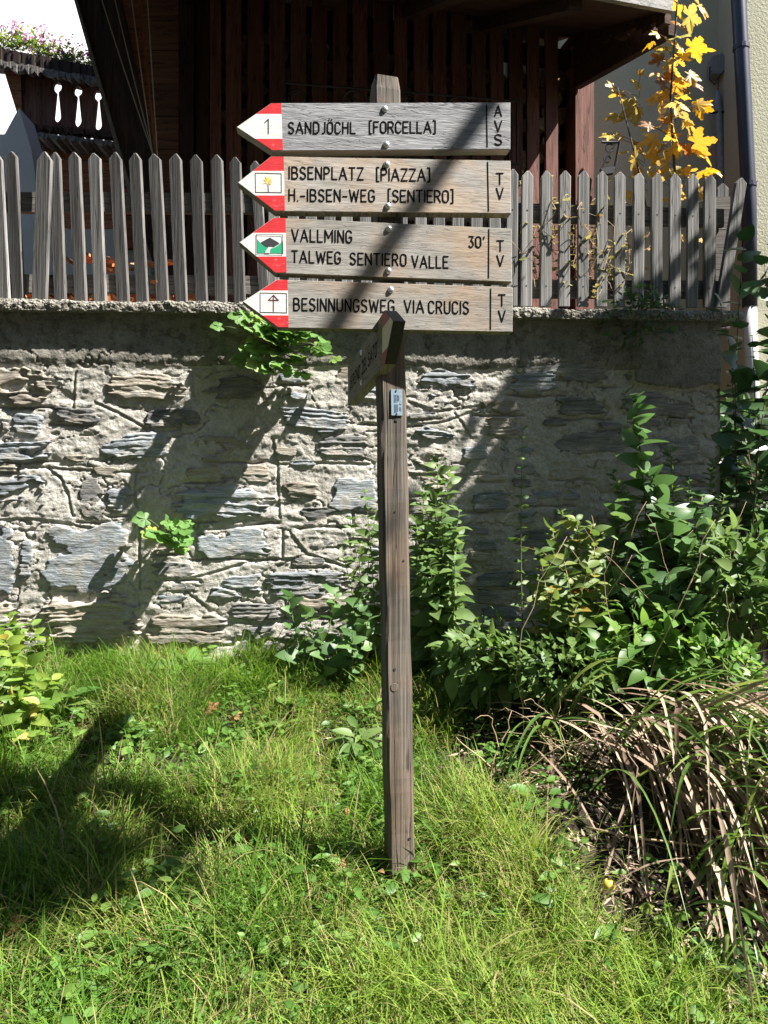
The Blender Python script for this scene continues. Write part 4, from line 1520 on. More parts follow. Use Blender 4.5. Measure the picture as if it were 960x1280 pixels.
for k in range(8):
    a = k * math.pi / 4 + .2
    ca, sa = math.cos(a), math.sin(a)
    L = 7.2 if k % 2 else 6.2
    cx_, cy_ = 335.2, 226.3
    q = [(cx_, cy_), (cx_ + ca * L * .5 - sa * .95, cy_ + sa * L * .5 + ca * .95), (cx_ + ca * L, cy_ + sa * L), (cx_ + ca * L * .5 + sa * .95, cy_ + sa * L * .5 - ca * .95)]
    mb.add([PS(x, y, .0010 + k * .00002) for x, y in q], [[0, 1, 2, 3]])
mb.build('emblem_flower', M['yellow_paint'], b2)
line_part('emblem_stem', [(335.2, 231), (335.4, 236), (335.6, 239.8)], .45, M['dark_paint'], b2, lift=.0009)
bolt(483.5, 205.5, b2), bolt(485, 257.5, b2)
# board 3
t, ts, bs = (299, 303), (342, 272), (344, 341.5)
b3 = board(t, ts, (639.5, 285.8), (639.5, 352.3), bs, M['sign'], M['sign_brown'], 'third arrow board with green valley emblem')
paint(b3, t, ts, bs, 357, 358.2, 291.3, 320.8)
text('VALLMING', 365, 439.5, 287, 301.8, .024, PS, K, b3)
text("30'", 586, 605, 295.9, 309.2, .02, PS, K, b3)
text('TALWEG', 365, 425.5, 313.7, 328, .026, PS, K, b3)
text('SENTIERO', 438, 507.5, 316.4, 330.6, .026, PS, K, b3)
text('VALLE', 515, 560, 320, 334.3, .022, PS, K, b3)
line_part('divider', [(611, 286.8), (610.6, 347.5)], .75, K, b3)
for c, y_ in (('T', 307.7), ('V', 326.3)):
    text(c, 621.2, 629.2, y_ - 6.6, y_ + 6.6, 0, PS, K, b3)
z3 = lambda x, y: (295 + x / 5.333, 265 + y / 5.333)
arcp = [z3(140 + (312 - 140) * s, 172 + 66 * math.sin(math.pi * min(1, s * .93 + .03)) ** .9 + 12 * s) for s in np.linspace(0, 1, 13)]
poly_part('emblem_valley', arcp + [z3(312, 278), z3(140, 276)], M['green_paint'], b3, lift=.0009)
poly_part('emblem_mountain', [z3(165, 205), z3(226, 172), z3(292, 210), z3(258, 230), z3(226, 236), z3(195, 228)], M['dark_paint'], b3, lift=.0013)
poly_part('emblem_path', [z3(216, 236), z3(244, 236), z3(228, 254), z3(226, 276), z3(194, 276), z3(202, 256)], M['white_paint'], b3, lift=.0016)
line_part('emblem_frame', [z3(138, 150), z3(311, 156), z3(313, 281), z3(139, 277), z3(138, 150)], .4, M['dark_paint'], b3, lift=.0018)
bolt(486, 286, b3), bolt(485.5, 338.5, b3)
# board 4
t, ts, bs = (303.4, 377), (346, 349.4), (347.5, 409.6)
b4 = board(t, ts, (641, 359), (640.7, 415), bs, M['sign'], M['sign_brown'], 'lowest left-pointing arrow board with maroon arrow emblem')
paint(b4, t, ts, bs, 359.6, 360.8, 363.4, 394.4)
text('BESINNUNGSWEG', 367.5, 492.5, 373, 388, .020, PS, K, b4)
text('VIA', 505.5, 529.5, 375.6, 390.6, .020, PS, K, b4)
text('CRUCIS', 536, 585.5, 376.6, 391.4, .020, PS, K, b4)
line_part('divider', [(613.3, 361.2), (613, 412)], .75, K, b4)
for c, y_ in (('T', 375.5), ('V', 395.5)):
    text(c, 623.2, 631.2, y_ - 6.8, y_ + 6.8, 0, PS, K, b4)
line_part('emblem_frame', [z3(162, 540), z3(337, 545), z3(338, 673), z3(162, 669), z3(162, 540)], .4, M['dark_paint'], b4, lift=.0009)
line_part('emblem_arrow', [z3(250, 662), z3(250, 556), z3(217, 589), z3(284, 590), z3(250, 556)], .62, M['maroon_paint'], b4, lift=.0009)
bolt(488.5, 362.5, b4)

# board 5, seen nearly end on: runs from behind the post towards the camera
zc5 = 1.852
q0, q1 = Vector((-0.127, 2.60)), Vector((0.002, 1.87))        # tail and shoulder, on its left face
dv = (q1 - q0).normalized()
nr = Vector((dv.y, -dv.x))                                    # towards the left face's outside
if nr.x > 0:
    nr = -nr
L5 = (q1 - q0).length


def P5(s, z, off=0.0):
    p = q0 + dv * s + nr * off
    return Vector((p.x, p.y, zc5 + z))


hh = 0.068
ring5 = [(0, -hh), (0, hh), (L5, hh), (L5 + .115, .012), (L5, -hh)]
fr = [P5(s, z) for s, z in ring5]
bk = [P5(s, z, -.030) for s, z in ring5]
n = 5
Fb = [list(range(n)), [n + k for k in range(n - 1, -1, -1)]]
mi_ = [0, 0]
for k in range(n):
    k2 = (k + 1) % n
    Fb.append([k, n + k, n + k2, k2])
    mi_.append(1 if k in (2, 3) else 0)
b5 = obj('signboard', fr + bk, Fb, [M['sign_brown'], M['near_black']], signpost, origin=fr[0], mi=mi_)
b5['label'] = 'shaded brown arrow board pointing at the viewer'
pl5 = lambda s, z, off: P5(s, z, off)
xb5 = L5 - .035
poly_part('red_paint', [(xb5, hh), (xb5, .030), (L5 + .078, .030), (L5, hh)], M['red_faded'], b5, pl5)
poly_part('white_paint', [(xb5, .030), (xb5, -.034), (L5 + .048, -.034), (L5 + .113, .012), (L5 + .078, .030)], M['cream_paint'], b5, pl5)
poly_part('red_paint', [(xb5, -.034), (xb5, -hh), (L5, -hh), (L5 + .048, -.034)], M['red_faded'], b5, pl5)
def text5(s, s0, s1):
    return text(s, s0, s1, .016, -.022, 0, pl5, K, b5, .0030, .0006)
text5('JERENO', .06, .30)
text5('ZEL', .345, .44)
text5('SATO', .47, .62)
for s_ in (.335, .335):
    pass
bolt(.34, .046, b5, lambda s, z, o: P5(s, z, o), Vector((nr.x, nr.y, 0)))
bolt(.34, -.046, b5, lambda s, z, o: P5(s, z, o), Vector((nr.x, nr.y, 0)))

# ================================================================== PLANTS
def leaf_part(parent, me, pos, frm, sc, name='leaf'):
    o = bpy.data.objects.new(name, me)
    col.objects.link(o)
    o.parent = parent
    m = Matrix(((frm[0][0], frm[0][1], frm[0][2]), (frm[1][0], frm[1][1], frm[1][2]), (frm[2][0], frm[2][1], frm[2][2]))).to_4x4()
    m = Matrix.Translation(Vector(pos) - world_loc(parent)) @ m @ Matrix.Scale(sc, 4)
    o.matrix_local = m
    return o


def tpl_mesh(name, tpl, mat):
    V, Fq = tpl
    return mesh_data(name, V, Fq, mat, uv=np.stack([np.zeros(len(V)), V[:, 0]], 1))


def rand_dirs(n, up=0.3, spread=1.0, rng=RNG):
    a = rng.uniform(0, 2 * np.pi, n)
    return np.stack([np.cos(a) * spread, np.sin(a) * spread, up + rng.uniform(-.4, .4, n)], 1)


def jnormal(n, tilt=0.5, rng=RNG):
    v = rng.normal(0, tilt, (n, 3))
    v[:, 2] += 1.0
    return v


def stem_leaves(pts, n, size0, size1, rng, pair=True, t0=0.15, up=0.15, sun=0.5, droop=0.0):
    """leaves along a stem: positions, frames, sizes"""
    pts = [Vector(p) for p in pts]
    ph = rng.uniform(0, 6.28)
    pos, dr, sz = [], [], []
    m = len(pts) - 1
    for i in range(n):
        t = t0 + (1 - t0) * (i / max(1, n - 1)) ** 0.9
        k = min(m - 1, int(t * m))
        p = pts[k].lerp(pts[k + 1], t * m - k)
        for s in ((0, math.pi) if pair else (0,)):
            a = ph + i * (math.pi / 2 if pair else 2.4) + s + rng.uniform(-.35, .35)
            d = Vector((math.cos(a), math.sin(a), up + rng.uniform(-.25, .25) + 0.5 * t ** 3 - droop * (1 - t)))
            pos.append(p)
            dr.append(d)
            sz.append((size0 + (size1 - size0) * t) * rng.uniform(.5, 1.3))
    nrm = jnormal(len(pos), 0.6, rng) + np.array([0.5 * sun, -1.3 * sun, 0])
    return np.array([tuple(p) for p in pos]), frames(np.array([tuple(d) for d in dr]), nrm), np.array(sz)


def stemmy(name, label, cat, base, tips, tpl, mat, n=9, size=(.07, .03), smat='stem', r=.0035, pair=True, seed=0, group=None, parts=False, bow=.05, t0=.15, droop=0., basespread=.04):
    rng = np.random.default_rng(seed)
    base = Vector(base)
    root = thing(name, label, cat, base, group)
    sm = MB()
    allp = []
    for tip in tips:
        tip = Vector(tip)
        b = base + Vector((rng.uniform(-1, 1) * basespread, rng.uniform(-1, 1) * basespread, -.02))
        mid = b.lerp(tip, .5) + Vector((rng.uniform(-bow, bow), rng.uniform(-bow, bow), 0.3 * bow))
        L = (tip - b).length
        pts = bez(b, mid, tip, 9)
        sm.tube(pts, list(np.linspace(r, r * .35, 9)), 5)
        nn = max(3, int(n * L / .6))
        allp.append(stem_leaves(pts, nn, size[0], size[1], rng, pair, t0, droop=droop))
    sm.build('stem', M[smat], root, shade=True)
    pos = np.concatenate([a[0] for a in allp])
    fr_ = np.concatenate([a[1] for a in allp])
    sz = np.concatenate([a[2] for a in allp])
    if parts:
        mes = [tpl_mesh('leaf', t, M[mat]) for t in (tpl if isinstance(tpl, list) else [tpl])]
        for i in range(len(pos)):
            leaf_part(root, mes[i % len(mes)], pos[i], fr_[i], float(sz[i]))
    else:
        V, Fq, U = bake(tpl, pos, fr_, sz, rng)
        tag(obj('foliage', V, Fq, M[mat], root, uv=U), kind='stuff')
    return root


def bushy(name, label, cat, centre, rad, n, tpl, mat, size, nstem=8, base=None, smat='stem', seed=0, group=None, sunny=0.3, hollow=0.35, by_wall=True):
    """dense low plant: leaves through an uneven volume, stems from the base"""
    rng = np.random.default_rng(seed)
    c = np.array(centre, float)
    rad = np.array(rad, float)
    if base is None:
        base = (c[0], c[1], float(ground_z(c[0], c[1])))
    root = thing(name, label, cat, base, group)
    d = rng.normal(0, 1, (n, 3))
    d /= np.linalg.norm(d, axis=1, keepdims=True)
    lump = 0.72 + 0.55 * vnoise(d[:, 0] * 2.3 + 9 + seed, d[:, 1] * 2.3 + d[:, 2] * 1.7, seed)
    rr = (hollow + (1 - hollow) * rng.random(n) ** .5) * lump
    pos = c + d * rad * rr[:, None]
    gz = ground_z(pos[:, 0], pos[:, 1])
    pos[:, 2] = np.maximum(pos[:, 2], gz + .01 + .03 * rng.random(n))
    wy = wall_y(pos[:, 0]) - 0.03
    if by_wall:
        pos[:, 1] = np.minimum(pos[:, 1], wy)
    out = d * np.array([1, 1, .4]) + rng.normal(0, .5, (n, 3))
    fr_ = frames(out, jnormal(n, .55, rng) + np.array([sunny, -sunny, 0]))
    sz = rng.uniform(size[0], size[1], n)
    V, Fq, U = bake(tpl, pos, fr_, sz, rng)
    sm = MB()
    b = Vector(base)
    for k in range(nstem):
        e = Vector(pos[int(rng.integers(n))])
        sm.tube(bez(b + Vector((rng.uniform(-.4, .4) * rad[0], rng.uniform(-.3, .3) * rad[1], -.01)), b.lerp(e, .5) + Vector((0, 0, .05)), e, 6), [.004, .0035, .003, .0025, .002, .0012], 5)
    sm.build('stem', M[smat], root, shade=True)
    tag(obj('foliage', V, Fq, M[mat], root, uv=U), kind='stuff')
    return root


def gpos(px, py, D):
    p = P(px, py, D)
    return Vector((p.x, p.y, float(ground_z(p.x, p.y))))


# ------------------------------------------------------------------ weeds rooted in the wall
def wall_clump(label, px, py, leaves, seed, size, reach):
    rng = np.random.default_rng(seed)
    root = thing('celandine_clump', label, 'plant', PW(px, py + 10, .01))
    base = PW(px, py + 10, .015)
    mes = [tpl_mesh('leaf', t, M['leaf_clump']) for t in CELAND]
    sm = MB()
    for k in range(leaves):
        tx = px + rng.normal(0, reach[0])
        ty = py + rng.normal(0, reach[1]) - 6
        e = PW(tx, ty, float(rng.uniform(.05, .20)))
        sm.tube(bez(base + Vector((rng.uniform(-.03, .03), 0, 0)), base.lerp(e, .6) + Vector((0, -.03, .05)), e, 6), .0018, 4)
        d = (e - base)
        dd = np.array([[d.x + rng.normal(0, .05), d.y - .05, d.z * .4 - .03 + rng.normal(0, .04)]])
        nn = np.array([[.4 + rng.normal(0, .35), -1.0 + rng.normal(0, .35), .8]])
        fr_ = frames(dd, nn)[0]
        leaf_part(root, mes[k % 3], e, fr_, float(rng.uniform(*size)))
    sm.build('stem', M['stem'], root, shade=True)
    return root


wc = wall_clump('larger celandine clump sprouting under the coping left of the post', 350, 432, 90, 5, (.045, .085), (27, 19))
wc2 = wall_clump('small lobed-leaf clump growing low on the sunlit wall', 212, 672, 24, 6, (.045, .08), (13, 10))
bushy('coping_weed', 'dark weed hanging over the coping under the right fence', 'plant', PW(805, 396, .10), (.22, .08, .13), 220, SMALL, 'leaf_dark', (.02, .05), 9, base=PW(805, 384, .02), seed=8)
bushy('fern_sprig', 'small bright sprig on the coping before the right pickets', 'plant', PW(803, 368, .10), (.08, .04, .06), 45, SMALL, 'leaf_fresh', (.02, .045), 5, base=PW(803, 384, .02), seed=9)

# dry vine tangled in the fence
def dry_vine(label, x0, x1, y0, y1, n, seed):
    rng = np.random.default_rng(seed)
    root = thing('dry_vine', label, 'vine', PF((x0 + x1) / 2, 384, .08))
    sm = MB()
    pos = []
    for k in range(n):
        x, y = rng.uniform(x0, x1), rng.uniform(y0 + 40, y1)
        off = float(rng.uniform(-.025, .20))
        pts = []
        for s in range(9):
            pts.append(PF(x, y, off))
            x += rng.normal(0, 6)
            y += rng.normal(-7, 7)
            off += float(rng.normal(0, .012))
            if rng.random() < .75:
                pos.append(tuple(pts[-1]))
        sm.tube(pts, .0018, 4)
    sm.build('stem', M['stem_dry'], root)
    pos = np.array(pos)
    m = len(pos)
    V, Fq, U = bake(SMALL, pos, frames(rand_dirs(m, 0, rng=rng), jnormal(m, .8, rng)), rng.uniform(.018, .05, m), rng)
    tag(obj('foliage', V, Fq, M['leaf_dryvine'], root, uv=U), kind='stuff')


dry_vine('dry yellowing vine woven through the fence right of the signs', 648, 745, 240, 372, 50, 3)
dry_vine('sparse dry tendrils behind the pickets near the maple sapling', 740, 800, 290, 372, 26, 4)

# ------------------------------------------------------------------ yellow maple sapling behind the fence
mp = thing('maple_sapling', 'young maple with bright yellow autumn leaves behind the fence', 'tree', P(845, 420, 5.0))
stems = [[(840, 420), (845, 250), (838, 120), (848, -20)], [(838, 420), (812, 280), (795, 200), (772, 110)]]
sm = MB()
for st, r0 in zip(stems, (.013, .009)):
    pts = [P(x, y, 5.0 - .03 * i) for i, (x, y) in enumerate(st)]
    fine = []
    for a_, b_ in zip(pts[:-1], pts[1:]):
        fine += [a_.lerp(b_, t) for t in np.linspace(0, 1, 6)[:-1]]
    fine.append(pts[-1])
    sm.tube(fine, list(np.linspace(r0, r0 * .35, len(fine))), 6)
mes = [tpl_mesh('leaf', t, M['leaf_maple']) for t in MAPLE]
MLEAF = [(880, 12, 30), (868, 22, 24), (848, 12, 20), (820, 40, 14), (875, 60, 26), (852, 30, 20), (840, 55, 16), (822, 70, 18), (826, 62, 22), (868, 95, 18), (856, 70, 18),
         (810, 55, 14), (845, 90, 22), (852, 105, 22), (834, 95, 18), (830, 118, 18), (870, 105, 24), (862, 150, 22), (828, 130, 32), (790, 138, 28), (770, 118, 22), (798, 106, 18),
         (762, 108, 14), (878, 128, 20), (810, 160, 24), (808, 176, 26), (790, 198, 22), (765, 145, 16), (756, 170, 18), (772, 168, 16), (862, 158, 18), (868, 160, 14), (842, 165, 22),
         (850, 182, 18), (878, 178, 26), (880, 190, 24), (858, 185, 16), (838, 190, 20), (815, 195, 18), (800, 215, 16), (830, 205, 20), (845, 215, 18), (862, 213, 18), (885, 214, 26),
         (898, 216, 18), (870, 225, 16), (790, 225, 14), (812, 222, 16), (850, 232, 18), (880, 240, 14), (858, 245, 16), (836, 245, 14), (786, 245, 14), (776, 190, 12), (832, 150, 20),
         (846, 130, 20), (850, 45, 20), (836, 78, 18), (826, 105, 16), (842, 140, 18), (854, 120, 18), (838, 170, 16), (848, 60, 16), (818, 90, 14), (800, 300, 14), (850, 300, 14), (870, 290, 12), (795, 260, 12)]
rng = np.random.default_rng(31)
MLEAF += [(x + float(rng.normal(-12, 18)), y + float(rng.normal(0, 12)), s * float(rng.uniform(.6, 1.0))) for x, y, s in MLEAF if y > 85 and rng.random() < .4]
for k, (x, y, s) in enumerate(MLEAF):
    D = 5.0 + float(rng.uniform(-.16, .16))
    p = P(x, y, D)
    ax_ = P(844 if x > 805 else 800 + (y - 110) * .08, y + 14, 5.0)
    out = p - ax_
    out = np.array([[out.x + rng.normal(0, .05), out.y + rng.normal(0, .05) - .02, out.z * .6 - .05 + rng.normal(0, .04)]])
    nn = np.array([[.3 + rng.normal(0, .45), -.6 + rng.normal(0, .5), .55 + rng.normal(0, .3)]])
    fr_ = frames(out, nn)[0]
    leaf_part(mp, mes[k % 4], p - Vector(tuple(fr_[:, 0])) * s * .002, fr_, s / F_PX * 5 * float(rng.uniform(.78, 1.08)))
    sm.tube([ax_, p - Vector(tuple(fr_[:, 0])) * s * .002], .0016, 4)
sm.build('trunk', M['bark'], mp, shade=True)

# ------------------------------------------------------------------ plants at the wall's foot
T = lambda px, py, D: P(px, py, D)
stemmy('nettle_plant', 'tall pale green nettles against the wall right of the post', 'plant', gpos(545, 800, 3.3),
       [T(548, 578, 3.32), T(530, 612, 3.28), T(562, 590, 3.35), T(574, 640, 3.25), T(520, 655, 3.2), T(552, 640, 3.15), T(535, 690, 3.1), T(568, 700, 3.1), T(545, 625, 3.3), T(572, 665, 3.2), T(522, 700, 3.15)], NETTLE, 'leaf_nettle', 19, (.155, .055), seed=41, droop=.45)
stemmy('nettle_plant', 'leafy nettles half hidden behind the post on its left', 'plant', gpos(462, 795, 3.35),
       [T(456, 615, 3.38), T(438, 650, 3.36), T(470, 640, 3.4), T(428, 690, 3.32), T(450, 680, 3.25)], NETTLE, 'leaf_nettle', 13, (.13, .045), seed=42, droop=.3, pair=True)
stemmy('slender_weed', 'single slender weed standing against the shaded wall', 'plant', gpos(650, 790, 3.42),
       [T(653, 538, 3.45)], LANCE, 'leaf_nettle', 11, (.075, .04), seed=43, r=.003, bow=.02)
stemmy('heart_leaf_shoots', 'low heart-leaved shoots between the post and the slate wall', 'plant', gpos(415, 805, 3.2),
       [T(360, 745, 3.3), T(385, 765, 3.2), T(420, 740, 3.25), T(450, 750, 3.2), T(400, 790, 3.1), T(440, 790, 3.05), T(462, 770, 3.1)], HEART, 'leaf_glossy', 18, (.10, .07), seed=44, pair=False, parts=True, basespread=.12, t0=.3)
kw = stemmy('heart_leaf_shrub', 'tall upright shoot with glossy heart-shaped leaves by the shaded wall', 'shrub', gpos(815, 800, 3.1),
            [T(793, 497, 3.15), T(838, 640, 2.95), T(775, 640, 3.1), T(862, 680, 2.9), T(800, 690, 2.85), T(835, 720, 2.8), T(760, 720, 3.0), T(878, 620, 3.05), T(815, 590, 3.1), T(850, 640, 3.0), T(790, 740, 2.8), T(865, 750, 2.75)], HEART, 'leaf_glossy', 22, (.165, .095),
            seed=45, smat='stem_red', pair=False, parts=True, bow=.07, t0=.25, basespread=.10, r=.005)
stemmy('mugwort_plant', 'feathery flowering weeds rising behind the glossy heart leaves', 'plant', gpos(850, 800, 3.2),
       [T(838, 562, 3.3), T(890, 575, 3.25), T(862, 600, 3.2), T(905, 620, 3.1), T(920, 650, 3.0), T(818, 610, 3.3), T(765, 590, 3.4), T(700, 640, 3.4), T(740, 655, 3.3)], SMALL, 'leaf_nettle', 34, (.12, .04), seed=46, pair=True, t0=.3, smat='stem_red')
stemmy('bramble_bush', 'bush with mixed green and orange leaves left of the heart-leaved shrub', 'bush', gpos(715, 820, 2.95),
       [T(690, 660, 3.05), T(720, 650, 3.0), T(742, 665, 3.0), T(675, 690, 2.95), T(705, 700, 2.85), T(735, 710, 2.85), T(760, 735, 2.85), T(690, 740, 2.8), T(720, 760, 2.75)], NETTLE, 'leaf_mixed', 20, (.135, .06), seed=47, pair=True, t0=.3, smat='stem_dry', basespread=.10)
bushy('undergrowth_plant', 'low dark undergrowth with yellowing sprigs right of the post', 'plant', T(625, 825, 2.95), (.24, .20, .13), 330, NETTLE, 'leaf_nettle', (.035, .12), 14, seed=48)
stemmy('yellow_sprig', 'small yellow-leaved sprig above the low undergrowth', 'plant', gpos(620, 850, 2.85), [T(597, 775, 2.85), T(612, 790, 2.8), T(628, 800, 2.8)], OVAL, 'leaf_lime', 18, (.035, .025), seed=49, pair=True, t0=.4)
bushy('mugwort_clump', 'fine-leaved pale clump spreading before the bramble bush', 'plant', T(700, 835, 2.75), (.22, .16, .12), 900, SMALL, 'leaf_nettle', (.025, .055), 16, seed=50)
bushy('undergrowth_plant', 'leafy undergrowth mass below the glossy heart leaves', 'plant', T(810, 800, 2.85), (.26, .2, .16), 420, NETTLE, 'leaf_fresh', (.035, .11), 14, seed=51)
bushy('undergrowth_plant', 'fine-leaved undergrowth at the photo edge beside the dry stalks', 'plant', T(915, 740, 2.95), (.24, .22, .26), 800, LANCE, 'leaf_nettle', (.03, .11), 18, seed=52)
bushy('undergrowth_plant', 'round-leaved weeds just above the dry daylily clump', 'plant', T(900, 830, 2.65), (.2, .14, .09), 260, OVAL, 'leaf_fresh', (.03, .055), 12, seed=53)
stemmy('climbing_vine', 'dark large-leaved climber at the wall end below the downpipe', 'vine', gpos(945, 740, 3.25),
       [T(930, 300, 3.35), T(955, 330, 3.2), T(975, 290, 3.25), T(940, 420, 3.3), T(915, 470, 3.3), T(965, 440, 3.1), T(930, 540, 3.2), T(985, 520, 3.1), T(900, 380, 3.5)], HEART, 'leaf_dark', 9, (.15, .09), seed=54, pair=False, parts=True, bow=.12, t0=.2, smat='stem_red', r=.005)

def dead_stems(label, x0, x1, y0, y1, D0, D1, n, seed):
    rng = np.random.default_rng(seed)
    root = thing('dead_stems', label, 'stems', gpos((x0 + x1) / 2, y1, (D0 + D1) / 2))
    for k in range(n):
        D = float(rng.uniform(D0, D1))
        a_ = gpos(rng.uniform(x0, x1), y1, D)
        e_ = P(rng.uniform(x0, x1), rng.uniform(y0, y1 - 30), D + float(rng.normal(0, .08)))
        e_.y = min(e_.y, wall_y(e_.x) - .04)
        mid = a_.lerp(e_, .5) + Vector((rng.normal(0, .10), rng.normal(0, .06), rng.uniform(0, .16)))
        pts = [p_ + Vector((rng.normal(0, .006), rng.normal(0, .006), rng.normal(0, .004))) for p_ in bez(a_, mid, e_ + Vector((rng.normal(0, .05), 0, -abs(rng.normal(0, .06)))), 10)]
        MB().tube(pts, list(np.linspace(rng.uniform(.0016, .0032), .0007, 10)), 5).build('twig', M['stem_dry'], root, shade=True, origin=a_)


dead_stems('tangle of dry straw-coloured stems among the shrubs by the wall', 660, 960, 610, 840, 2.65, 3.2, 42, 58)
dead_stems('dry bent twigs lying over the bare soil right of the post', 600, 760, 860, 930, 2.4, 2.75, 24, 59)

bushy('garden_shrub', 'dark shrub behind the wall end below the downpipe', 'shrub', (2.15, 4.35, 1.55), (.42, .40, .62), 700, HEART, 'leaf_dark', (.07, .14), 16, seed=84, by_wall=False)
bushy('garden_shrub', 'leafy shrub at the foot of the yellow house', 'shrub', (3.1, 5.6, 1.75), (.7, .6, .6), 900, OVAL, 'leaf_fresh', (.07, .13), 18, seed=85, by_wall=False)
# left edge: yellow-green broad weeds
stemmy('lime_weed', 'yellow-green broad-leaved weeds at the left edge below the wall', 'plant', gpos(20, 900, 2.85),
       [T(8, 800, 2.95), T(35, 830, 2.9), T(-15, 820, 2.85), T(20, 870, 2.75), T(50, 880, 2.75), T(0, 900, 2.65), T(45, 920, 2.65), T(65, 850, 2.9)], NETTLE, 'leaf_lime', 26, (.11, .07), seed=55, pair=True, basespread=.12, t0=.25)
stemmy('lime_weed', 'taller lime weeds growing at the wall foot on the far left', 'plant', gpos(30, 815, 3.35),
       [T(10, 770, 3.4), T(40, 778, 3.35), T(25, 790, 3.3), T(60, 800, 3.3), T(-10, 780, 3.3)], NETTLE, 'leaf_lime', 26, (.075, .045), seed=56, pair=True, basespread=.1, t0=.3)


def rosette(label, px, py, D, n, tpl, mat, size, elev, seed, name='weed_rosette', group=None):
    rng = np.random.default_rng(seed)
    b = gpos(px, py, D)
    b.z += .005
    root = thing(name, label, 'plant', b, group)
    sm = MB()
    pos, fr_ = [], []
    for k in range(n):
        a = k * 2.4 + rng.uniform(-.3, .3)
        e = rng.uniform(*elev)
        L = rng.uniform(.02, .075)
        d = Vector((math.cos(a) * math.cos(e), math.sin(a) * math.cos(e), math.sin(e)))
        tip = b + d * L + Vector((0, 0, .015))
        sm.tube([b, b + d * L * .5 + Vector((0, 0, .012)), tip], .0014, 4)
        pos.append(tuple(tip))
        fr_.append((d.x, d.y, d.z * .3 - .1))
    sm.build('stem', M['stem'], root)
    pos = np.array(pos)
    me = tpl_mesh('leaf', tpl, M[mat])
    FR = frames(np.array(fr_), jnormal(n, .3, rng) + np.array([.2, -.3, 0]))
    for k in range(n):
        leaf_part(root, me, pos[k], FR[k], float(rng.uniform(*size)))


rosette('small clover-like weed beside the bare patch on the left grass', 158, 892, 2.75, 22, CELAND[0], 'leaf_fresh', (.025, .04), (.5, 1.4), 61)
rosette('bright clover clump in the grass below the slate wall', 362, 862, 2.92, 24, CELAND[0], 'leaf_fresh', (.03, .05), (.5, 1.4), 62)
rosette('greyish lance-leaved rosette just left of the post', 448, 888, 2.72, 20, LANCE, 'leaf_nettle', (.07, .11), (.4, 1.3), 63)
rosette('little round-leaved weed in front of the post shadow', 322, 1082, 2.05, 14, OVAL, 'leaf_fresh', (.02, .032), (.5, 1.4), 64)
rosette('dandelion-like rosette standing at the wall foot', 235, 812, 3.3, 14, LANCE, 'leaf_fresh', (.10, .15), (.8, 1.3), 65)
rosette('broad dock leaves in the grass near the left weeds', 78, 850, 2.95, 12, LANCE, 'leaf_fresh', (.10, .15), (.5, 1.2), 66)
rosette('upright green rosette on the bare soil right of the post', 672, 1012, 2.3, 9, LANCE, 'leaf_fresh', (.06, .095), (.6, 1.3), 67)
rosette('lobed weed on the soil edge by the strap leaves', 715, 1085, 2.1, 12, OVAL, 'leaf_fresh', (.018, .03), (.4, 1.3), 68)
rosette('pale lobed seedling at the foot of the broken stalk', 835, 1190, 1.85, 14, CELAND[1], 'leaf_lime', (.02, .03), (.4, 1.3), 69)
rosette('leafy weed in the dark corner below the daylily leaves', 905, 1235, 1.75, 16, OVAL, 'leaf_dark', (.025, .045), (.4, 1.3), 70)

# ------------------------------------------------------------------ daylily clumps with dry strap leaves
def strap(start, az, el, L, w, grav, rng, seg=11, stiff=1.0):
    p = Vector(start)
    d = Vector((math.cos(az) * math.cos(el), math.sin(az) * math.cos(el), math.sin(el)))
    pts = [p.copy()]
    st = L / seg
    side0 = Vector((-math.sin(az), math.cos(az), 0))
    tw = rng.uniform(-.5, .5)
    V = []
    kink = int(rng.integers(3, seg)) if rng.random() < .18 else -1
    for k in range(seg):
        if k == kink:
            d += Vector((rng.normal(0, .45), rng.normal(0, .45), -abs(rng.normal(0, .6))))
        d.z -= grav * (0.4 + k / seg)
        d += Vector((rng.normal(0, .022), rng.normal(0, .022), 0))
        d.normalize()
        p = p + d * st
        gz = float(ground_z(p.x, p.y)) + .012 + .02 * rng.random()
        if p.z < gz:
            p.z = gz
        pts.append(p.copy())
    for k, q in enumerate(pts):
        t = k / seg
        dd = (pts[min(k + 1, seg)] - pts[max(k - 1, 0)])
        dd = dd.normalized() if dd.length > 1e-6 else Vector((0, 0, 1))
        s = side0 - dd * side0.dot(dd)
        s = s.normalized() if s.length > 1e-4 else Vector((1, 0, 0))
        up = dd.cross(s)
        s = s * math.cos(tw * t * 3) + up * math.sin(tw * t * 3)
        up = dd.cross(s)
        ww = w * .5 * min(1, .6 + 2 * t) * max(0.03, (1 - t ** 2.2)) * (1 + .25 * math.sin(t * 17 + tw * 20))
        V += [q + s * ww + up * ww * .35, q, q - s * ww + up * ww * .35]
    Fq = []
    for k in range(seg):
        a = k * 3
        Fq += [[a, a + 3, a + 4, a + 1], [a + 1, a + 4, a + 5, a + 2]]
    uv = [(0.0, (i // 3) / seg) for i in range(len(V))]
    return V, np.array(Fq), np.array(uv)


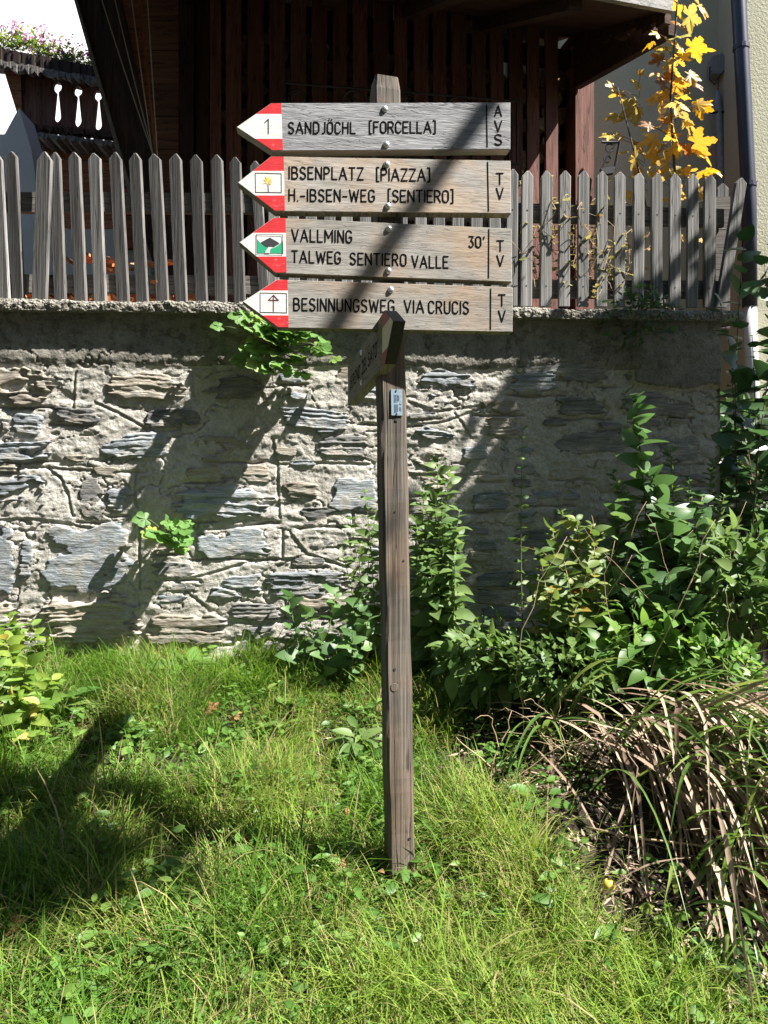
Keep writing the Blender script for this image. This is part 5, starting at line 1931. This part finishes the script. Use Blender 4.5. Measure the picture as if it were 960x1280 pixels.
def daylily(label, centre, spread, n, seed, az_mean, az_sd, dry, L, el_hi):
    rng = np.random.default_rng(seed)
    root = thing('daylily_clump', label, 'plant', centre)
    for k in range(n):
        isdry = rng.random() < dry
        az = az_mean + rng.normal(0, az_sd)
        c = Vector((centre[0] + rng.normal(0, spread[0]), centre[1] + rng.normal(0, spread[1]), 0))
        c.z = float(ground_z(c.x, c.y)) + (rng.uniform(0.0, .22) if isdry else .03)
        if isdry:
            V, Fq, U = strap(c, az, rng.uniform(-.05, .5), rng.uniform(*L), rng.uniform(.005, .018), rng.uniform(.17, .40), rng)
        else:
            V, Fq, U = strap(c, az, rng.uniform(.7, el_hi), rng.uniform(L[0] * .9, L[1] * 1.05), rng.uniform(.010, .018), rng.uniform(.10, .22), rng)
        o = obj('strap_leaf', V, Fq, M['strap_dry' if isdry else 'strap_green'], root, uv=U, origin=c)
    return root


dl_c = gpos(872, 945, 2.52)
daylily('large daylily clump of drooping brown and green strap leaves', dl_c, (.18, .08), 298, 71, R(-66), .34, .84, (.55, 1.1), .95)
daylily('second daylily tangle at the right edge under the dry stalks', gpos(975, 930, 2.55), (.12, .10), 120, 72, R(-85), .45, .78, (.5, .95), 1.0)
daylily('broad green daylily leaves arching over the brown ones', gpos(850, 960, 2.45), (.14, .08), 48, 75, R(-62), .4, .08, (.6, 1.05), .9)
daylily('nearest daylily tangle trailing into the lower right corner', gpos(955, 1050, 2.2), (.14, .10), 190, 76, R(-72), .36, .80, (.5, .9), 1.0)
daylily('thin daylily offshoot arching over the bare soil', gpos(690, 905, 2.66), (.05, .05), 22, 73, R(-75), .9, .25, (.35, .62), 1.3)
daylily('green daylily fan rising in the lower corner', gpos(880, 1210, 1.95), (.07, .05), 26, 74, R(-60), 1.3, .3, (.3, .55), 1.35)


def stalk(label, pts, r, mat='stem_dry', name='dry_stalk'):
    P_ = [Vector(p) for p in pts]
    fine = []
    for a_, b_ in zip(P_[:-1], P_[1:]):
        fine += [a_.lerp(b_, t) for t in np.linspace(0, 1, 5)[:-1]]
    fine.append(P_[-1])
    return tag(MB().tube(fine, list(np.linspace(r, r * .6, len(fine))), 6).build(name, M[mat], shade=True), label, 'stalk')


stalk('upper dry stalk leaning in from the right edge over the daylily', [T(985, 838, 2.1), T(900, 875, 2.25), T(828, 908, 2.42)], .006)
stalk('lower dry stalk leaning beside the thicker one over the daylily', [T(985, 858, 2.1), T(905, 890, 2.22), T(838, 916, 2.38)], .0045)
stalk('long thin dry stalk lying across the hanging brown leaves', [T(732, 1034, 2.2), T(800, 1048, 2.1), T(870, 1056, 2.05), T(905, 1064, 2.02)], .0042)
stalk('broken pale stalk standing in the lower right corner', [gpos(860, 1250, 1.75), T(846, 1200, 1.76), T(830, 1150, 1.80)], .008, 'strap_green', 'broken_stalk')
stalk('bent green stalk beside the daylily in the lower corner', [gpos(915, 1270, 1.72), T(905, 1215, 1.72), T(908, 1172, 1.74), T(925, 1155, 1.76)], .009, 'strap_green', 'broken_stalk')

# ------------------------------------------------------------------ grass
def grass_blades(n, rng):
    x = rng.uniform(-1.75, 1.5, n * 2)
    y = 1.35 + (3.58 - 1.35) * rng.random(n * 2)
    clump = vnoise(x * 5, y * 5, 91)
    dens = 0.12 + 1.25 * clump ** 1.5
    edge_x = np.interp(y, [1.6, 1.9, 2.1, 2.36, 2.65, 3.0, 3.6], [.95, .52, .44, .33, .20, .25, .30]) + .10 * (vnoise(x * 6, y * 6, 92) - .5)
    soil = smooth(-.02, .10, x - edge_x)
    bald = np.exp(-(((x + .72) / .22) ** 2) - ((y - 2.62) / .14) ** 2) * 1.3 + np.exp(-(((x + .35) / .18) ** 2) - ((y - 1.72) / .10) ** 2) * .6 + np.exp(-(((x - .56) / .07) ** 2) - ((y - 1.95) / .07) ** 2) * 1.5
    dens = dens * np.clip(1 - .97 * soil, 0.03, 1) * np.clip(1 - bald, .04, 1)
    keep = (rng.random(n * 2) < dens) & (y < wall_y(x) - .03) & (np.abs(x) < .58 * y + .15)
    x, y = x[keep][:n], y[keep][:n]
    m = len(x)
    z = ground_z(x, y) - .005
    patch = vnoise(x * 2.2, y * 2.2, 95)
    L = (0.048 + 0.150 * rng.random(m) ** 1.7) * (0.75 + 0.6 * patch)
    L *= np.where(y > 3.0, .85, 1.0) * (0.62 + 0.75 * vnoise(x * 5, y * 5, 91))
    big = rng.random(m) < .02
    L = np.where(big, L * 1.5, L)
    az = rng.uniform(0, 2 * np.pi, m) * .8 + 2 * np.pi * vnoise(x * 6, y * 6, 97) * 1.3
    th = rng.uniform(.05, .75, m)
    kap = rng.uniform(.5, 2.1, m) * (1.1 - .4 * rng.random(m))
    w = np.where(big, rng.uniform(.004, .007, m), rng.uniform(.0015, .0044, m))
    seg = 4
    px, py, pz = x.copy(), y.copy(), z.copy()
    V = np.zeros((m, seg * 2 + 1, 3))
    ca, sa = np.cos(az), np.sin(az)
    for k in range(seg + 1):
        t = k / seg
        if k < seg:
            ww = w * (1 - .55 * t) * .5
            V[:, 2 * k] = np.stack([px - sa * ww, py + ca * ww, pz], 1)
            V[:, 2 * k + 1] = np.stack([px + sa * ww, py - ca * ww, pz], 1)
        else:
            V[:, 2 * k] = np.stack([px, py, pz], 1)
        ang = np.minimum(th + kap * (t + .5 / seg), 2.2)
        st = L / seg
        px = px + ca * np.sin(ang) * st
        py = py + sa * np.sin(ang) * st
        pz = pz + np.cos(ang) * st
        pz = np.maximum(pz, ground_z(px, py) + .004)
    py_ = V[:, :, 1]
    V[:, :, 1] = np.minimum(py_, wall_y(V[:, :, 0]) - .02)
    F4 = []
    T3 = []
    for k in range(seg - 1):
        T3 += [[2 * k, 2 * k + 1, 2 * k + 3], [2 * k, 2 * k + 3, 2 * k + 2]]
    k = seg - 1
    T3.append([2 * k, 2 * k + 1, 2 * k + 2])
    T3 = np.array(T3)
    kk = seg * 2 + 1
    Fq = (T3[None] + (np.arange(m) * kk)[:, None, None]).reshape(-1, 3)
    tone = np.clip(-.05 + .85 * vnoise(x * 3.1, y * 3.1, 99) + rng.normal(0, .16, m), 0, .88)
    tone = np.where(rng.random(m) < .11, rng.uniform(.9, .99, m), tone)
    uv = np.stack([np.repeat(tone, kk), np.tile(np.repeat(np.linspace(0, 1, seg + 1), 2)[:kk], m)], 1)
    return V.reshape(-1, 3), Fq, uv


V, Fq, U = grass_blades(115000, np.random.default_rng(5))
tag(obj('grass', V, Fq, M['grass_mat'] if 'grass_mat' in M else M['grass'], uv=U, origin=(0, 2.4, .5)), 'long unmown green grass covering the bank', None, None, 'stuff')
# small broad-leaved weeds mixed through the grass
rng = np.random.default_rng(15)
nc = 480
cxx, cyy = rng.uniform(-1.6, 1.0, nc), rng.uniform(1.5, 3.5, nc)
pos = []
for a_, b_ in zip(cxx, cyy):
    if a_ > .45 and b_ > 2.0 and rng.random() < .6:
        continue
    m_ = int(rng.integers(6, 22))
    xx, yy = a_ + rng.normal(0, .03, m_), b_ + rng.normal(0, .03, m_)
    yy = np.minimum(yy, wall_y(xx) - .04)
    pos.append(np.stack([xx, yy, ground_z(xx, yy) + rng.uniform(.02, .085, m_)], 1))
pos = np.concatenate(pos)
m_ = len(pos)
fr_w = frames(rand_dirs(m_, .25, rng=rng), jnormal(m_, .5, rng) + np.array([.1, -.3, 0]))
sz_w = .010 + .030 * rng.random(m_) ** 2.2
hw_ = m_ // 2
V, Fq, U = bake(OVAL, pos[:hw_], fr_w[:hw_], sz_w[:hw_], rng)
obj_w = bake(LANCE, pos[hw_:], fr_w[hw_:], sz_w[hw_:] * 1.7, rng)
V, Fq, U = join([(V, Fq, U), obj_w])
tag(obj('ground_weeds', V, Fq, M['leaf_fresh'], uv=U, origin=(0, 2.4, .5)), 'small broad-leaved weeds mixed through the grass', None, None, 'stuff')
# withered blades and litter on the soil
rng = np.random.default_rng(6)
n = 5200
x = np.r_[rng.uniform(-1.5, 1.2, 2600), rng.uniform(.25, 1.5, 2600)]
y = np.r_[rng.uniform(1.45, 3.5, 2600), rng.uniform(1.7, 2.9, 2600)]
pos = np.stack([x, y, ground_z(x, y) + .006], 1)
d = rand_dirs(n, 0, rng=rng)
d[:, 2] = rng.normal(0, .12, n)
V, Fq, U = bake(leaf_tpl('lance', .10, 3, .1, .05), pos, frames(d, jnormal(n, .3, rng)), rng.uniform(.02, .10, n), rng)
tag(obj('leaf_litter', V, Fq, M['strap_dry'], uv=U, origin=(0, 2.4, .5)), 'withered brown blades and litter on the soil', None, None, 'stuff')

# fallen leaves and the windfall fruit
def fallen(label, px, py, D, s, seed, tpl=None):
    rng = np.random.default_rng(seed)
    b = gpos(px, py, D)
    b.z += .065
    V, Fq = tpl or MAPLE[seed % 4]
    fr_ = frames(rand_dirs(1, .2, rng=rng), np.array([[rng.normal(0, .4), -.5, .9]]))[0]
    Vw = (V @ fr_.T) * s + np.array(b)
    tag(obj('fallen_leaf', Vw, Fq, M['leaf_fallen'], uv=np.stack([np.zeros(len(V)), V[:, 0]], 1)), label, 'leaf')


fallen('curled brown fallen leaf just left of the post foot', 424, 1094, 2.05, .045, 3)
fallen('narrow brown leaf stuck in the grass against the post', 474, 1080, 2.02, .035, 5, LANCE)
fallen('pinkish brown fallen leaf at the left edge of the grass', 22, 1168, 1.82, .05, 6)
fallen('pale fallen leaf in the grass below the slate wall', 265, 868, 2.9, .05, 8)
fallen('small tan fallen leaf beside the clover clump', 292, 880, 2.85, .04, 9)
fallen('yellow fallen leaf lying behind the post shadow', 434, 1018, 2.26, .03, 12, OVAL)
fp = gpos(761, 1150, 1.97) + Vector((0, 0, .025))
V, Fq = [], []
NU, NV = 14, 9
for i in range(NV + 1):
    ph = math.pi * i / NV
    for j in range(NU):
        a = 2 * math.pi * j / NU
        r = .0175 * (1 + .05 * math.sin(2 * a)) * math.sin(ph) ** .9
        z = .0165 * math.cos(ph) - .004 * math.exp(-(math.sin(ph) / .25) ** 2) * (1 if ph < 1.5 else -1)
        V.append(fp + Vector((r * math.cos(a), r * math.sin(a), z + .022)))
for i in range(NV):
    for j in range(NU):
        j2 = (j + 1) % NU
        Fq.append([i * NU + j, (i + 1) * NU + j, (i + 1) * NU + j2, i * NU + j2])
fr_o = obj('windfall_fruit', V, Fq, M['fruit'], shade=True)
tag(fr_o, 'small round yellow fruit lying on the dark soil', 'fruit')
MB().tube([fp + Vector((0, 0, .036)), fp + Vector((.003, -.002, .044))], .001, 4).build('stalk', M['stem_dry'], fr_o)

# terracotta fragments heaped behind the left fence
rs = random.Random(12)
for k in range(30):
    px = rs.uniform(5, 245)
    py = rs.uniform(362, 379) if k < 20 else rs.uniform(322, 352)
    px = px if k < 20 else rs.uniform(85, 215)
    c = PF(px, py, rs.uniform(.06, .16))
    a, e, ro = rs.uniform(0, 6.28), rs.uniform(-.3, .3), rs.uniform(-.1, .7)
    L, W, H = rs.uniform(.08, .17), rs.uniform(.05, .10), .014
    rot = Matrix.Rotation(a * .15, 3, 'Z') @ Matrix.Rotation(e, 3, 'Y') @ Matrix.Rotation(ro, 3, 'X')
    mb = MB()
    top, bot = [], []
    nn = 7
    for q in range(nn):                                       # irregular shard with a curved section
        t = 6.283 * q / nn
        xx, yy = L * .5 * math.cos(t) * rs.uniform(.8, 1.15), W * .5 * math.sin(t) * rs.uniform(.8, 1.15)
        zz = .02 * (1 - (yy / W * 2) ** 2)
        top.append(c + rot @ Vector((xx, yy, zz + H)))
        bot.append(c + rot @ Vector((xx, yy, zz)))
    mb.prism(top, bot)
    o = mb.build('tile_shard', M['tile'] if k % 5 else M['log'])
    tag(o, 'broken orange terracotta shard heaped behind the left pickets', 'tile shard', 'terracotta shards behind the fence')
heap = MB()
for k in range(60):
    c = PF(rs.uniform(-10, 240), 384, rs.uniform(.12, .30))
    heap.box((c.x - .06, c.y - .03, 2.36), (c.x + .05, c.y + .03, 2.49 + rs.random() * .06))
tag(heap.build('rubble', M['tile']), 'orange rubble under the tile shards behind the fence', None, None, 'stuff')

# balcony flowers
for i, (px, py, col_) in enumerate(((5, 50, 'flower_pink'), (30, 52, 'flower_pink'), (58, 62, 'flower_pink'), (88, 70, 'flower_pink'), (115, 80, 'flower_pink'))):
    rng = np.random.default_rng(200 + i)
    b = P(px, py + 8, 8.2)
    root = thing('balcony_flower', ['pink flowers at the left end of the balcony trough', 'tall pink spray second along the balcony trough', 'pale flowers at the middle of the balcony trough',
                                    'greyish pink flowers fourth along the balcony trough', 'flowers beside the dark timber at the trough end'][i], 'flower', b)
    sm = MB()
    lp, fp_ = [], []
    for k in range(34):
        e = b + Vector((rng.normal(0, .12), rng.normal(0, .06), rng.uniform(.03, .30 if i < 2 else .24)))
        s0 = b + Vector((rng.normal(0, .10), rng.normal(0, .04), -.03))
        sm.tube(bez(s0, s0.lerp(e, .5), e, 5), .003, 4)
        fp_ += [tuple(e + Vector(rng.normal(0, .012, 3))) for _ in range(4)]
        lp += [tuple(s0.lerp(e, t) + Vector(rng.normal(0, .02, 3))) for t in (.15, .3, .45, .6, .8)]
    sm.build('stem', M['stem'], root)
    lp, fp_ = np.array(lp), np.array(fp_)
    V, Fq, U = bake(SMALL, lp, frames(rand_dirs(len(lp), .3, rng=rng), jnormal(len(lp), .6, rng)), rng.uniform(.03, .07, len(lp)), rng)
    tag(obj('foliage', V, Fq, M['leaf_lime'], root, uv=U), kind='stuff')
    V, Fq, U = bake(OVAL, fp_, frames(rand_dirs(len(fp_), .3, rng=rng), jnormal(len(fp_), .8, rng)), rng.uniform(.02, .045, len(fp_)), rng)
    tag(obj('blossoms', V, Fq, M[col_], root, uv=U), kind='stuff')

# ------------------------------------------------------------------ unseen trees, added or shaped for the shade they cast
def shade_tree(name, label, base, trunk_top, boughs, n, size, mat, seed, rad, clusters=()):
    rng = np.random.default_rng(seed)
    root = thing(name, label, 'tree', base)
    b, tt = Vector(base), Vector(trunk_top)
    MB().tube(bez(b - Vector((0, 0, .1)), b.lerp(tt, .5) + Vector((.1, .05, 0)), tt, 10), list(np.linspace(.11, .04, 10)), 9).build('trunk', M['bark'], root, shade=True)
    pos = []
    lm = MB()
    for (s, e, r0) in boughs:
        s, e = Vector(s), Vector(e)
        pts = bez(s, s.lerp(e, .5) + Vector((0, 0, .15)), e, 8)
        lm.tube(pts, list(np.linspace(*(r0 if isinstance(r0, tuple) else (r0, r0 * .35)), 8)), 7)
        for k in range(int(n / len(boughs))):
            t = rng.random() ** .7
            p = pts[min(7, int(t * 7.99))]
            pos.append(tuple(p + Vector(rng.normal(0, 1, 3) * np.array(rad))))
    if boughs:
        lm.build('limb', M['bark'], root, shade=True)
    for (c, sd, nn) in clusters:
        pos += [tuple(np.array(c) + rng.normal(0, 1, 3) * np.array(sd)) for _ in range(nn)]
    pos = np.array(pos)
    m = len(pos)
    V, Fq, U = bake(OVAL, pos, frames(rand_dirs(m, 0, rng=rng), jnormal(m, .6, rng)), rng.uniform(*size, m), rng)
    tag(obj('crown', V, Fq, M[mat], root, uv=U), kind='stuff')
    return root


shade_tree('wall_shade_tree', 'unseen tree beyond the right edge, crown flattened to shade the wall', (4.6, 3.1, .75), (4.6, 3.05, 5.6),  # unseen tree, its flat crown shaped to throw the wall's shade
           [((4.6, 3.05, z), (.76 * (z + .3) - .55, 3.12 - .2 * (z - 3.2) * .35, z + .3), .035) for z in (3.2, 3.55, 3.9, 4.25, 4.6, 4.95)]
           + [((4.6, 3.05, z), (5.8, 3.0, z + .3), .03) for z in (3.4, 4.0, 4.6, 5.1)],
           3200, (.07, .13), 'leaf_fresh', 81, (.17, .13, .15))
shade_tree('sign_shadow_tree', 'unseen tree beyond the right edge, added to shadow the signs and grass', (8.2, -2.8, -.5), (8.0, -2.6, 12.2),  # unseen, added for the diagonal shadow on the signs and the dark grass
           [((8.0, -2.6, 11.8), (6.95, -.45, 11.05), .09), ((6.95, -.45, 11.05), (2.85, .85, 5.65), .06), ((2.86, .66, 5.52), (2.56, 1.32, 5.52), (.036, .027)), ((8, -2.6, 10.0), (9.6, -3.6, 11.5), .07), ((8, -2.6, 11.0), (8.6, -4.4, 12.5), .07)],
           0, (.10, .18), 'leaf_fresh', 82, (.05, .05, .05), [((2.80, .80, 5.6), (.12, .08, .09), 120), ((3.00, .80, 5.55), (.13, .08, .10), 100), ((8.8, -3.8, 12.0), (.9, .6, .8), 700)])
for k, (x, y, h) in enumerate(((-7.0, -2.5, 10), (-4.2, -3.4, 12), (-1.2, -3.6, 12), (2.0, -3.7, 12.5), (5.0, -4.0, 12), (8.2, -5.0, 11), (-7.5, 1.0, 9))):  # unseen trees added to block sky light and deepen the shade
    shade_tree('sky_block_tree', ['added sky-blocking tree far left behind the viewer', 'added sky-blocking tree left behind the viewer', 'added sky-blocking tree straight behind the viewer', 'added sky-blocking tree behind the viewer slightly right',
                               'added sky-blocking tree right behind the viewer', 'added sky-blocking tree far right behind the viewer', 'added sky-blocking tree off to the left side'][k], (x, y, -.3), (x, y, h * .75),
               [((x, y, h * .35), (x + 1.3 * math.cos(a), y + 1.3 * math.sin(a), h * (.35 + .5 * ((a * 1.7) % 1))), .06) for a in np.arange(0, 6.2, .7)],
               3200, (.32, .6), 'leaf_dark', 300 + k, (.8, .7, 1.3))
